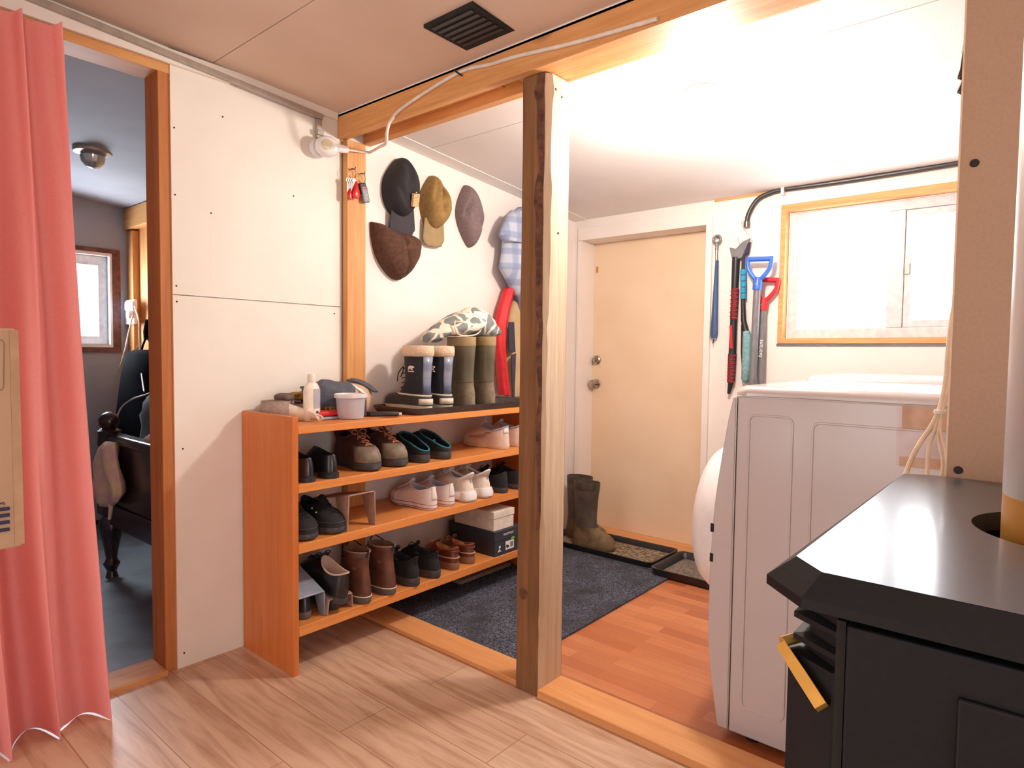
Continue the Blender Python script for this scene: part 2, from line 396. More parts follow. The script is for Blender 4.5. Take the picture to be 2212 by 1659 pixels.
def bez(pts, n=10):
    """smooth polyline through pts"""
    pts = [Vector(p) for p in pts]; out = []
    for i in range(len(pts) - 1):
        p0 = pts[max(i - 1, 0)]; p1 = pts[i]; p2 = pts[i + 1]; p3 = pts[min(i + 2, len(pts) - 1)]
        for k in range(n):
            t = k / n
            out.append(.5 * ((2 * p1) + (p2 - p0) * t + (2 * p0 - 5 * p1 + 4 * p2 - p3) * t * t + (3 * p1 - p0 - 3 * p2 + p3) * t ** 3))
    out.append(pts[-1]); return out

XW = -2.465      # face of the left wall
YB = 3.54        # face of the rear wall
def zc(y): return 2.255 - .05 * (y - 1.69)      # main room ceiling
def zr(y): return 2.216 - .083 * (y - 2.0)      # entry ceiling

# ------------------------------------------------------------------ setting
struct('floor', MB().box(XW - .13, 1.8, -2.4, 1.735, -.05, 0), 'floor')
struct('floor.001', MB().box(XW, 1.3, 1.735, 3.8, -.05, 0), 'floorr')
struct('floor.002', MB().box(-5.1, XW - .13, -1.2, 2.1, -.05, -.004), 'bedfloor')
# main ceiling in two sheets with a seam running across
c = MB()
for y0, y1 in ((-2.4, 1.135), (1.139, 1.69)):
    c.hexa([(-2.6, y0, zc(y0)), (1.8, y0, zc(y0)), (1.8, y1, zc(y1)), (-2.6, y1, zc(y1)), (-2.6, y0, zc(y0) + .02), (1.8, y0, zc(y0) + .02), (1.8, y1, zc(y1) + .02), (-2.6, y1, zc(y1) + .02)])
c.box(-2.6, 1.8, 1.1, 1.17, zc(1.1) + .021, zc(1.1) + .04)
struct('ceiling', c, 'ceil')
c = MB()
for y0, y1, dz in ((1.69, 2.157, 0), (2.161, 3.72, 0)):
    c.hexa([(-2.6, y0, zr(y0)), (1.3, y0, zr(y0)), (1.3, y1, zr(y1)), (-2.6, y1, zr(y1)), (-2.6, y0, zr(y0) + .2), (1.3, y0, zr(y0) + .2), (1.3, y1, zr(y1) + .2), (-2.6, y1, zr(y1) + .2)])
struct('ceiling.001', c, 'ceilr')
# batten strip where entry ceiling meets the left wall
struct('trim_1', MB().hexa([(XW, 1.88, zr(1.88) - .004), (XW + .10, 1.88, zr(1.88) - .003), (XW + .10, YB, zr(YB) - .003), (XW, YB, zr(YB) - .004), (XW, 1.88, zr(1.88)), (XW + .10, 1.88, zr(1.88)), (XW + .10, YB, zr(YB)), (XW, YB, zr(YB))]), 'ceilr')
# left wall: two painted sheets with a seam, doorway to the bedroom at y .1-.985
w = MB()
w.box(XW - .013, XW, .985, 1.71, 0, 1.4015); w.box(XW - .013, XW, .985, 1.71, 1.405, 2.25)
w.box(XW - .117, XW - .0135, 1.027, 1.735, -.004, 2.27)
w.box(XW - .117, XW, -2.4, -1.75, 0, 2.45); w.box(XW - .117, XW, -.65, .10, 0, 2.45); w.box(XW - .117, XW, -1.75, -.65, 0, .25); w.box(XW - .117, XW, -1.75, -.65, 1.9, 2.45)  # includes an unseen opening added for the left fill light
w.box(XW - .117, XW - .012, .10, .985, 2.25, 2.33)
struct('wall_left', w, 'wallw')
struct('wall_left.001', MB().box(XW - .117, XW, 1.735, YB + .18, 0, 2.4), 'wallr')
struct('trim_2', MB().box(XW - .125, XW - .006, .945, 1.026, 0, 2.20), 'jamb', bevel=.002)
struct('trim_3', MB().box(XW - .125, XW - .004, .10, 1.026, 2.195, 2.262), 'piney', bevel=.002)
struct('trim_4', MB().box(XW - .125, XW - .006, .10, .14, 0, 2.195), 'jamb', bevel=.002)
struct('trim_5', MB().box(XW - .125, XW + .02, .14, .945, -.003, .018), 'piney', bevel=.003)
# bare stud standing against the left wall at the opening
struct('trim_6', MB().box(XW + .0005, XW + .037, 1.716, 1.817, 0.002, 2.146), 'pine', bevel=.003)
# floor plates either side of the post
struct('trim_7', MB().box(XW + .04, -1.425, 1.735, 1.862, 0, .02), 'sill', bevel=.003)
struct('trim_8', MB().box(-1.325, -.1, 1.72, 1.862, 0, .03), 'sill', bevel=.003)
# rear wall of the entry with openings for door and window
w = MB()
WX0, WX1, WZ0, WZ1 = -1.128, -.10, 1.272, 2.006
w.box(-2.6, -2.405, YB, YB + .2, 0, 2.4); w.box(-2.405, -1.54, YB, YB + .2, 1.953, 2.4)
w.box(-1.54, WX0, YB, YB + .2, 0, 2.4); w.box(WX0, WX1, YB, YB + .2, 0, WZ0); w.box(WX0, WX1, YB, YB + .2, WZ1, 2.4)
w.box(WX1, 1.3, YB, YB + .2, 0, 2.4)
struct('wall_back', w, 'wallr')
struct('wall_right.001', MB().box(1.2, 1.3, 1.75, YB, 0, 2.4), 'wallr')
struct('trim_9', MB().box(-2.43, -2.405, YB - .012, YB, 0, 1.952).box(-2.43, -1.54, YB - .012, YB, 1.953, 2.035), 'wallr', bevel=.002)
struct('trim_10', MB().box(-1.538, -1.502, YB - .022, YB, 0, 2.005), 'wallr', bevel=.002)
struct('trim_11', MB().box(-2.405, -1.54, YB - .005, YB + .175, 0, .03), 'sill', bevel=.004)
struct('trim_12', MB().box(-1.5, -.9, YB - .006, YB, zr(YB) - .012, zr(YB) + .002), 'pinex')
d = struct('door_1', MB().box(-2.404, -1.541, 3.70, 3.74, .031, 1.952), 'doorp')
kn = MB().lathe([(.031, 3.70), (.033, 3.694), (.030, 3.688), (.012, 3.684), (.012, 3.665), (.024, 3.655), (.028, 3.640), (.022, 3.630), (.006, 3.627)], (0, 0, 0), 20, 1)
kn.xform(Matrix.Translation((-2.372, 0, 1.005))).build('door_knob', 'chrome', d, label='brushed nickel door knob')
kn = MB().lathe([(.031, 3.70), (.031, 3.690), (.024, 3.684), (.004, 3.683)], (0, 0, 0), 20, 1); kn.box(-.005, .005, 3.66, 3.69, -.016, .016)
kn.xform(Matrix.Translation((-2.372, 0, 1.166))).build('deadbolt', 'chrome', d, label='brushed nickel deadbolt turn')
MB().box(-2.39, -2.375, 3.694, 3.702, 1.76, 1.80).build('hinge_stop', 'pine', d)
# window in the rear wall
def window_y(name, x0, x1, z0, z1, yf, mull):
    g = MB(); t = .03
    g.frame(1, x0, x1, z0, z1, (.026, .026, .028, .036), yf - .012, yf + .06)
    o = struct(name, g, 'pinex', bevel=.002)
    f = MB(); a0, a1, b0, b1 = x0 + .027, x1 - .027, z0 + .029, z1 - .037; ya, yb = yf + .055, yf + .115
    f.frame(1, a0, a1, b0, b1, (.05, .05, .05, .05), ya, yb); f.box(mull - .035, mull + .035, ya + .001, yb - .001, b0 + .0501, b1 - .0501)
    f.build('window_frame', 'vinyl', o, bevel=.003)
    s = MB(); c0, c1 = mull + .036, a1 - .051
    s.frame(1, c0, c1, b0 + .051, b1 - .051, (.03, .03, .034, .034), ya + .012, yb - .012)
    sl = s.build('sliding_sash', 'vinyl', o, bevel=.002)
    MB().box(c0 + .002, c0 + .022, ya + .002, ya + .012, (b0 + b1) / 2 - .025, (b0 + b1) / 2 + .025).build('sash_latch', 'rail', sl)
    MB().box(a0 + .051, mull - .036, ya + .03, ya + .034, b0 + .051, b1 - .051).build('pane', 'pane', o)
    MB().box(c0 + .031, c1 - .031, ya + .03, ya + .034, b0 + .086, b1 - .086).build('pane', 'pane', o)
    MB().box(x0 - .005, x1, yf - .006, yf - .001, z0 - .012, z0 - .001).build('shadow_gap_strip', 'steel', o)
    h = MB()
    for k in range(3): h.tube([(x0 + .17 + .2 * k, yf - .013, z1 - .006), (x0 + .17 + .2 * k, yf - .03, z1 + .002), (x0 + .18 + .2 * k, yf - .035, z1 + .016)], .0018, 5)
    return o
window_y('window_1', WX0, WX1, WZ0, WZ1, YB, -.60)
# rest of the main room, out of view
w = MB(); w.box(1.7, 1.8, -2.4, -.9, 0, 2.5); w.box(1.7, 1.8, .5, 1.8, 0, 2.5); w.box(1.7, 1.8, -.9, .5, 0, .18); w.box(1.7, 1.8, -.9, .5, 1.7, 2.5)
struct('wall_right', w, 'wallw')
w = MB(); w.box(-2.6, -2.1, -2.5, -2.4, 0, 2.6); w.box(-.6, 1.8, -2.5, -2.4, 0, 2.6); w.box(-2.1, -.6, -2.5, -2.4, 0, .2); w.box(-2.1, -.6, -2.5, -2.4, 2.0, 2.6)  # opening added here for the fill light from behind the camera
struct('wall_front', w, 'wallw')
struct('wall_partition', MB().box(-.09, 1.7, 1.70, 1.75, 0, 2.146), 'wallw')
# ------------------------------------------------------------------ bedroom seen through the doorway
BX = -4.97; BY = 1.682
w = MB(); WYa, WYb, Wz0, Wz1 = 1.0, 1.585, 1.213, 1.855
w.box(BX - .1, BX, -1.2, WYa, 0, 2.5); w.box(BX - .1, BX, WYb, BY + .05, 0, 2.5); w.box(BX - .1, BX, WYa, WYb, 0, Wz0); w.box(BX - .1, BX, WYa, WYb, Wz1, 2.5)
struct('wall_bedroom_left', w, 'bedwall')
struct('wall_bedroom_front', MB().box(BX - .1, XW - .12, -.62, -.52, 0, 2.5), 'bedwall')
w = MB()
for k in range(8):
    w.box(-4.97 + k * .30, min(-4.97 + k * .30 + .294, -2.60), BY + .04, BY + .06, 0, 2.4)
struct('wall_bedroom_back', w, 'pine')
struct('trim_13', MB().box(-4.97, -4.86, BY, BY + .04, 0, 2.02), 'pine', bevel=.003)
struct('trim_14', MB().box(-4.97, XW - .12, BY - .02, BY + .04, 2.03, 2.17), 'pinex', bevel=.003)
struct('trim_15', MB().box(-4.52, -4.42, BY, BY + .04, 0, 2.03), 'pine', bevel=.003)
struct('trim_16', MB().box(BX, BX + .012, -1.2, BY, 0, .025), 'bedwood')
zb = lambda y: 2.174 - .1 * (y - 1.69)
struct('ceiling.002', MB().hexa([(BX - .1, -1.3, zb(-1.3)), (XW - .118, -1.3, zb(-1.3)), (XW - .118, 1.75, zb(1.75)), (BX - .1, 1.75, zb(1.75)), (BX - .1, -1.3, zb(-1.3) + .1), (XW - .118, -1.3, zb(-1.3) + .1), (XW - .118, 1.75, zb(1.75) + .1), (BX - .1, 1.75, zb(1.75) + .1)]), 'bedwall')
g = MB()
g.frame(0, WYa - .05, WYb + .05, Wz0 - .035, Wz1 + .03, (.05, .05, .035, .03), BX + .0005, BX + .016)
o = struct('window_2', g, 'stained')
g = MB()
g.frame(0, WYa, WYb, Wz0, Wz1, (.015, .015, .02, .02), BX - .09, BX + .014)
g.build('window_liner', 'white', o)
g = MB()
g.frame(0, WYa + .0155, WYb - .0155, Wz0 + .0205, Wz1 - .0205, (.045, .055, .055, .065), BX - .075, BX - .035)
g.build('window_frame', 'vinyl', o, bevel=.004)
MB().box(BX - .062, BX - .058, WYa + .06, WYb - .07, Wz0 + .075, Wz1 - .085).build('pane', 'pane', o)
# ------------------------------------------------------------------ post and beams
def post():
    t = thing('support_post', 'weathered square wooden post standing between the two floor plates', 'post', (-1.375, 1.79, 0))
    rs = []; rs2 = []; rs3 = []
    x0, x1, y0, y1 = -1.43, -1.322, 1.728, 1.86
    n = 40
    for k in range(n + 1):
        z = 2.146 * k / n
        e = .011 + .008 * noise.noise(Vector((3.1, 0, z * 5))) + .006 * noise.noise(Vector((1, 2, z * 16)))
        e += .008 * min(1, max(0, (z - .9) / .6))
        e = max(.004, e); wv = .003 * noise.noise(Vector((0, 5, z * 4)))
        rs.append([(x0 + wv, y1, z), (x0 + wv, y0 + .004, z), (x0 + .004 + wv, y0, z), (x1 - e * 1.7, y0, z), (x1 - e * .8, y0 + e * .4, z), (x1 - .0008, y0 + e * 1.5, z), (x1 - .0006, y1, z)])
        if z > .55:
            w_ = min(1, (z - .55) / .5); rs3.append([(x1 - e * (1.7 + .7 * w_ * (.6 + noise.noise(Vector((0, 9, z * 9))))), y0 - .0012, z), (x1 - e * 1.6, y0 - .002, z), (x1 - e * .75, y0 + e * .38 - .001, z)])
        rs2.append([(x1 - e * .8, y0 + e * .4, z), (x1, y0 + e * 1.5, z), (x1, y1 - .002, z)])
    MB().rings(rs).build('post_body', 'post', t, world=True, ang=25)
    a = MB(); a.rings(rs2, closed=False); o = a.build('pale_face', 'postl', t, world=True, ang=25, label='paler right side of the post')
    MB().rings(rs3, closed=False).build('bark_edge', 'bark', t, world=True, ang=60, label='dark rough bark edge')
    for z, y in ((2.10, 1.775), (2.085, 1.81), (1.62, 1.80)): MB().lathe([(.0045, -.001), (.0045, .0012)], (x1, y, z), 10, 0).build('screw', 'screw', t, world=True)
    MB().lathe([(.021, 1.7274), (.0185, 1.7268), (.012, 1.7272), (.011, 1.7266), (.001, 1.7264)], (-1.398, 0, .352), 20, 1).build('knot', 'bark', t, world=True, label='round dark knot')
post()
zt = zc(1.69)
B0 = XW + .0
o = solo(MB().box(B0, 1.69, 1.69, 1.729, 2.148, zt - .002), 'ceiling_beam', 'pinex', 'front pine ceiling beam with a white cable stapled along it', 'beam', bevel=.003)
o = solo(MB().box(B0, 1.69, 1.829, 1.868, 2.156, 2.222), 'ceiling_beam', 'pinex', 'rear pine ceiling beam behind the post top, beside the white entry ceiling', 'beam', bevel=.003)
o = solo(MB().box(B0 + .04, -1.60, 1.7295, 1.8285, 2.192, 2.225), 'beam_spacer', 'pinex', 'flat pine board between the two ceiling beams, left of the post', 'board', bevel=.002)
o = solo(MB().box(-1.45, 1.69, 1.7295, 1.8285, 2.150, 2.20), 'beam_spacer', 'pinex', 'flat pine board between the two ceiling beams, right of the post', 'board', bevel=.002)
# dark vent in the ceiling
a = P(1008, 108, 2, zc(1.5) - .006)
t = thing('ceiling_vent', 'dark vent plate set in the beige ceiling by the front beam', 'vent', (a.x + .11, a.y - .10, zc(a.y - .1)))
MB().box(-.11, .11, -.10, .10, -.006, .02).build('vent_frame', 'dark', t)
g = MB()
for k in range(6): g.box(-.09, .09, -.085 + k * .028, -.07 + k * .028, -.010, -.0062)
g.build('slat', 'blackp', t)
# curtain rail along the top of the left wall
t = thing('curtain_rail', 'slim grey metal curtain rail running along the top of the left wall', 'curtain rail', (XW, 1.0, 2.2))
def rz_(y): return zc(y) - .034 - .0
c = MB(); y0, y1 = -.1, 1.60
c.hexa([(XW + .001, y0, rz_(y0)), (XW + .03, y0, rz_(y0)), (XW + .03, y1, 2.20), (XW + .001, y1, 2.20), (XW + .001, y0, rz_(y0) + .022), (XW + .03, y0, rz_(y0) + .022), (XW + .03, y1, 2.222), (XW + .001, y1, 2.222)])
c.build('rail', 'rail', t, world=True, bevel=.002)
c = MB(); c.box(XW + .001, XW + .02, 1.575, 1.60, 2.12, 2.2); c.box(XW + .012, XW + .034, 1.57, 1.60, 2.13, 2.15); c.build('end_bracket', 'rail', t, world=True, bevel=.002)
c = MB(); c.box(XW + .001, XW + .014, -.1, 1.685, 2.226, zc(1.0) - .012); c.build('backing_strip', 'wallw', t, world=True)
# ------------------------------------------------------------------ wall sensor with its cord
pc = P(706, 316, 0, XW + .07)
t = thing('wall_sensor', 'small white wall sensor with a round cream lens at the wall top', 'sensor', (XW, 1.60, pc.z))
c = MB().lathe([(.040, .001), (.040, .012), (.034, .020), (.014, .024), (.012, .045)], (XW, 1.585, pc.z + .003), 24, 0); c.build('base_plate', 'white', t, world=True)
mw = frame(pc, (.52, .85, -.06), (0, 0, 1))
c = MB()
c.rings([[(r * cos(a) * (1.15 if cos(a) < 0 else 1.2), r * sin(a), z) for a in [2 * pi * k / 24 for k in range(24)]] for r, z in ((.018, -.045), (.036, -.038), (.043, -.01), (.043, .008), (.036, .022), (.026, .027))])
c.xform(mw); sb_ = c.build('sensor_body', 'white', t, world=True)
c = MB().lathe([(.0235, .024), (.0235, .029), (.018, .032), (.006, .034)], n=20); c.xform(mw); c.build('lens', 'lens', sb_, world=True, label='round cream lens')
tip = P(744, 322, 0, XW + .07)
c = MB().tube([pc + (tip - pc) * .5, pc + (tip - pc) * 1.0, pc + (tip - pc) * 1.15], [.02, .016, .015], 14); c.build('plug', 'white', t, world=True)
e1 = P(790, 328, 0, XW + .05); e2 = Vector((-2.15, 1.80, 2.150))
e3 = P(836, 300, 1, 1.69); e4 = P(860, 250, 1, 1.684); e5 = P(990, 157, 1, 1.684); e6 = P(1120, 120, 1, 1.684); e7 = P(1240, 92, 1, 1.684); e8 = P(1420, 40, 1, 1.684)
e2 = P(834, 312, 1, 1.80)
c = MB().tube(bez([tip + (tip - pc) * .15, e1, P(800, 328, 0, XW + .06), P(822, 316, 0, XW + .20)], 8), .006, 8); c.build('cord', 'wire', t, world=True)
e9 = Vector((-2.30, 1.84, 2.148))
t = thing('power_cable', 'white cable stapled along the front beam and bent down towards the wall sensor', 'cable', e5)
c = MB().tube(bez([P(822, 316, 0, XW + .205), P(834, 308, 1, 1.70), P(836, 285, 1, 1.683), P(845, 258, 1, 1.683), P(880, 225, 1, 1.683), e5, P(1060, 138, 1, 1.683), e6, e7, e8], 8), .0065, 8); c.build('cord', 'wire', t, world=True)
c = MB().tube([e5 + Vector((-.02, 0, .016)), e5 + Vector((0, -.009, 0)), e5 + Vector((.02, 0, -.016))], .003, 6); c.build('staple', 'screw', t, world=True)

# ------------------------------------------------------------------ keys on nails
def keyset(x, name, label, fob):
    pz = P(x, 365 if fob == 'red' else 375, 0, XW + .037)
    t = thing(name, label, 'keys', pz, group='keys on the bare stud')
    MB().tube([(0, 0, 0), (.028, .003, -.004), (.034, .004, .004)], .0018, 6).build('nail', 'screw', t)
    MB().tube([(.016 + .003 * sin(a), .022 * cos(a) * .9, -.022 + .022 * sin(a)) for a in [2 * pi * k / 20 for k in range(20)]], .0016, 6, closed=True).build('key_ring', 'chrome', t)
    rnd = random.Random(x)
    if fob == 'red':
        for k in range(4):
            yy = -.022 + k * .008; ln = .05 + .02 * rnd.random(); xx = .012 + .004 * k
            g = MB(); g.lathe([(.011, -.0012), (.011, .0012)], (xx, yy, -.055), 14, 0); g.box(xx - .001, xx + .001, yy - .004, yy + .004, -.055 - ln, -.06); g.build('key', 'chrome', t)
        g = MB().rings([[(.026 + b * cos(a), .012 + w_ * sin(a), z) for a in [2 * pi * k / 16 for k in range(16)]] for b, w_, z in ((.002, .004, -.055), (.006, .010, -.07), (.009, .019, -.10), (.010, .021, -.118), (.006, .016, -.13))]); g.build('fob', 'redg', t, label='red plastic key fob')
        g = MB().rings([[(.016 + b * cos(a), -.012 + w_ * sin(a), z) for a in [2 * pi * k / 16 for k in range(16)]] for b, w_, z in ((.002, .004, -.09), (.007, .014, -.112), (.006, .015, -.13), (.004, .010, -.138))]); g.build('fob', 'redg', t, label='red plastic key fob')
    else:
        mw = Matrix.Translation((.02, .012, -.085)) @ Matrix.Rotation(radians(14), 4, 'X')
        g = MB().box(-.007, .007, -.018, .018, -.045, .03); g.xform(mw); g.build('fob', 'grey', t, bevel=.006, label='dark grey car key fob with a red mark')
        g = MB().box(-.008, .006, -.022, .014, -.005, .042); g.xform(mw); g.build('leather_tab', 'blackp', t, bevel=.004)
        g = MB().box(.0072, .0082, -.006, .010, .012, .02); g.xform(mw); g.build('emblem', 'redg', t)
        g = MB(); g.lathe([(.003, .007), (.003, .0082)], (0, .004, -.012), 8, 0); g.lathe([(.003, .007), (.003, .0082)], (0, .006, -.026), 8, 0); g.xform(mw); g.build('button', 'lens', t)
keyset(757, 'key_bunch', 'bunch of keys with red fobs on the left nail of the stud', 'red')
keyset(777, 'car_key', 'dark car key fob on the right nail of the stud', 'car')

# ------------------------------------------------------------------ hats on the wall
def dome(c, r, mat, t, name='crown', seed=1, amp=.06, point=.0, fr=9, cut=None, fold=None, roll=0, bulge=.5, wid=lambda v: 1.0):
    """cap shell bulging out of the wall: local y along the wall, z up, x off the wall"""
    rs = []; n, m = 40, 18
    for k in range(m + 1):
        f = k / m; rr = cos(f * pi / 2) ** .55 if f < 1 else 0.0
        ring = []
        for j in range(n):
            a = 2 * pi * j / n; yy, zz = sin(a), cos(a)
            q = Vector((sin(f * pi / 2) * 1.0, yy * rr, zz * rr)); 
            p = Vector((q.x * r[0], q.y * r[1] * wid(q.z), q.z * r[2]))
            h = noise.noise(p * fr + Vector((seed * 5.1, 0, seed)))
            p *= 1 + amp * h
            if fold:
                for (fy, fz, ang, dep, wdt, ln) in fold:
                    u = (p.y - fy) * cos(ang) + (p.z - fz) * sin(ang); v = -(p.y - fy) * sin(ang) + (p.z - fz) * cos(ang)
                    p.x -= dep * math.exp(-(u / wdt) ** 2) * math.exp(-(v / ln) ** 4) * min(1, f * 3)
            ring.append(p)
        rs.append(ring)
    rot = Matrix.Rotation(radians(roll), 4, 'X')
    g = MB().rings([[rot @ p + Vector(c) for p in ring] for ring in rs])
    return g.build(name, mat, t, ang=60)
def visor(c, w0, w1, ln, out, mat, t, roll=0, arch=.025, name='visor'):
    def fn(u, v):
        y = (u - .5) * 2; wid = (w0 + (w1 - w0) * v) * (1 - .22 * max(0, v - .72) / .28 * abs(y) ** 3)
        z = -ln * v
        if v > .75: z += ln * .28 * (v - .75) * abs(y) ** 3 * 2
        return Vector((.012 + out * (1 - v * .75) + arch * (1 - y * y), y * wid, z))
    g = MB().grid(fn, 20, 12); g.xform(Matrix.Translation(c) @ Matrix.Rotation(radians(roll), 4, 'X'))
    return g.build(name, mat, t, solid=.004, ang=60)
def hat_root(name, label, px, py):
    p = P(px, py, 0, XW + .05); t = thing(name, label, 'hat', (XW + .001, p.y, p.z), group='hats hanging on the entry wall')
    MB().tube([(-.006, 0, .03), (.03, 0, .032)], .003, 8).build('nail', 'screw', t); return t
t = hat_root('baseball_cap', 'black cap with a tan woven patch, hanging at the top left', 871, 408)
o = dome((.0, 0, .01), (.115, .094, .145), 'capblk', t, seed=3, fold=[(.0, .02, .15, .018, .02, .1), (-.04, -.05, .7, .012, .014, .06)], roll=-4, wid=lambda z: .95 + .15 * max(0, -z) if z < 0 else .95 - .42 * z ** 1.6)
visor((.0, .010, -.085), .068, .086, .135, .022, 'capvis', t, roll=4, arch=.010)
mw = frame((.113, .024, -.058), (-.25, .93, .18), (.28, -.1, 1))
g = MB().box(-.025, .025, -.03, .03, -.008, .004); g.xform(mw); g.build('patch', 'patch', t, label='tan woven patch')
MB().lathe([(.003, 0), (.003, .004)], (.108, .03, -.02), 8, 0).build('eyelet', 'labelw', t)
t = hat_root('baseball_cap', 'olive tan cap with a khaki visor, hanging beside the black cap', 945, 440)
dome((0, 0, .01), (.10, .085, .135), 'capol', t, seed=8, amp=.1, fold=[(.012, .01, -.12, .035, .014, .07), (.03, .03, .5, .02, .012, .05), (-.03, .05, -.4, .015, .012, .06)], roll=3, wid=lambda z: 1 - .48 * max(0, z) ** 1.6)
visor((0, -.006, -.075), .064, .078, .140, .020, 'capolv', t, roll=3, arch=.010)
t = hat_root('flat_cap', 'mauve grey flat cap hanging at the right of the hats', 1022, 465)
dome((0, 0, .0), (.085, .088, .165), 'capgr', t, seed=5, amp=.06, fold=[(-.045, .035, -.55, .03, .012, .06), (.05, -.04, .15, .015, .010, .05), (.01, -.02, 1.1, .01, .02, .05)], roll=6, wid=lambda z: 1 - .45 * abs(z) ** 1.6)
t = hat_root('felt_hat', 'brown felt hat with a centre seam, hanging upside down below the black cap', 866, 536)
def felt():
    rs = []; n, m = 48, 16
    out = [(-.135, .105), (-.09, .105), (-.05, .088), (-.01, .076), (.04, .082), (.085, .078), (.128, .055), (.122, .0), (.11, -.04), (.078, -.095), (.03, -.14), (.0, -.145), (-.03, -.135), (-.07, -.10), (-.105, -.05), (-.122, .0), (-.132, .05)]
    pts = bez([(y, z, 0) for y, z in out] + [(out[0][0], out[0][1], 0)], 4)[:-1]
    for k in range(m + 1):
        f = k / m; s = max(.02, cos(f * pi / 2) ** .6); ring = []
        for p in pts:
            y, z = p.x * s * 1.1, p.y * s * 1.02
            d = .095 * sin(f * pi / 2) ** .9 * (1 - .25 * max(0, z) / .1)
            u = y - .012 + .2 * z * 0 - (-z) * .12
            d -= .018 * math.exp(-(u / .01) ** 2) * min(1, f * 3) * (1 if z < .05 else .3)
            d += .006 * noise.noise(Vector((y * 20, z * 20, 3)))
            ring.append((.002 + d, y, z))
        rs.append(ring)
    MB().rings(rs).build('crown', 'capbr', t, ang=60)
felt()
# ------------------------------------------------------------------ clothes hung on the wall
def drape(name, mat, t, prof, n=56, seed=0, amp=.012, nf=7, close=True):
    """prof: list of (z, yc, half_y, xc, half_x)"""
    rs = []
    P2 = []
    for i in range(len(prof) - 1):
        for k in range(6):
            f = k / 6; P2.append([a + (b - a) * f for a, b in zip(prof[i], prof[i + 1])])
    P2.append(list(prof[-1]))
    for (z, yc, hy, xc, hx) in P2:
        ring = []
        for j in range(n):
            a = 2 * pi * j / n
            f = 1 + amp / max(hx, .02) * sin(a * nf + 2.2 * z + seed) * .5 + .3 * amp / max(hx, .02) * noise.noise(Vector((a * 2, z * 9, seed)))
            ring.append((max(XW + .004, xc + hx * cos(a) * f), yc + hy * sin(a) * (1 + .08 * noise.noise(Vector((z * 6, seed, 1)))), z))
        rs.append(ring)
    return MB().rings(rs).build(name, mat, t, world=True, ang=70)
t = thing('plaid_jacket', 'blue grey plaid flannel jacket hanging on the entry wall beside the post', 'jacket', (XW, 3.0, 1.6), group='clothes on the entry wall')
def edge_prof(left, yr, xc, hx):
    out = []
    for px, py in left:
        q = P(px, py, 0, xc); out.append((q.z, (q.y + yr) / 2, (yr - q.y) / 2, xc, hx))
    return out
drape('body', 'plaid', t, edge_prof([(1119, 446), (1106, 460), (1097, 480), (1091, 505), (1087, 530), (1083, 555), (1080, 576), (1092, 596), (1106, 622), (1121, 652), (1132, 690)], 3.22, XW + .09, .075), seed=2, amp=.010, nf=5)
drape('sleeve', 'plaid', t, edge_prof([(1104, 456), (1094, 470), (1085, 490), (1079, 506), (1088, 519)], 2.93, XW + .12, .05), seed=4, amp=.006)
t = thing('red_jacket', 'bright red jacket sleeve hanging under the plaid jacket by the post', 'jacket', (XW, 2.87, 1.3), group='clothes on the entry wall')
def two_edge(l, rr_, xc, hx):
    out = []
    for (a, b), (c0, d0) in zip(l, rr_):
        q = P(a, b, 0, xc); w_ = P(c0, d0, 0, xc); out.append((q.z, (q.y + w_.y) / 2, abs(w_.y - q.y) / 2, xc, hx))
    return out
drape('body', 'red', t, two_edge([(1092, 622), (1080, 660), (1071, 700), (1071, 745), (1077, 790), (1082, 852)], [(1108, 640), (1099, 668), (1092, 705), (1089, 745), (1090, 790), (1098, 852)], XW + .06, .035), seed=5, amp=.008, nf=5)
t = thing('khaki_coat', 'khaki coat with a dark navy panel hanging beside the red jacket', 'coat', (XW, 3.03, 1.3), group='clothes on the entry wall')
drape('body', 'khaki', t, edge_prof([(1112, 640), (1102, 665), (1094, 705), (1090, 745), (1092, 790), (1096, 856)], 3.2, XW + .05, .045), seed=9, amp=.012, nf=9)
def kp(px, py): return P(px, py, 0, XW + .10)
for nm, qs in (('pocket', ((1097, 695), (1109, 695), (1112, 760), (1098, 762))), ('stripe', ((1103, 768), (1113, 762), (1110, 860), (1105, 860)))):
    ps = [kp(*u) for u in qs]; MB().hexa([tuple(p_) for p_ in ps[::-1]] + [(p_.x + .008, p_.y, p_.z) for p_ in ps[::-1]]).build(nm, 'navy', t, world=True, bevel=.003, label='dark navy panel')

struct('trim_17', MB().box(XW + .0005, XW + .006, 2.682, 2.722, .0, .92), 'white')
for px, py in ((376, 275), (378, 420), (381, 617), (382, 651), (395, 969), (481, 252), (634, 423), (456, 460), (722, 677), (398, 1410)):
    q = P(px, py, 0, XW); MB().lathe([(.0035, -.001), (.0035, .0006)], q, 8, 0).build('nail_head', 'screw', bpy.data.objects['wall_left'], world=True)
# ------------------------------------------------------------------ shoe rack
SX0, SX1, SY0, SY1 = XW + .008, -2.085, 1.238, 2.755
t = thing('shoe_rack', 'orange stained open shoe rack with four shelves against the left wall', 'shoe rack', (-2.27, 2.0, 0))
for y0, y1, zz in ((SY0, SY0 + .024, .962), (SY1 - .024, SY1, .90)):
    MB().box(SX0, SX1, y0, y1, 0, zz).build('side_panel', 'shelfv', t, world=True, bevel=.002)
SH = [.925, .712, .490, .180]
for z, th in zip(SH, (.027, .032, .036, .038)):
    MB().box(SX0 + .002, SX1 - .001, SY0 + .0245, SY1 - .0245, z - th, z).build('shelf', 'shelf', t, world=True, bevel=.002)
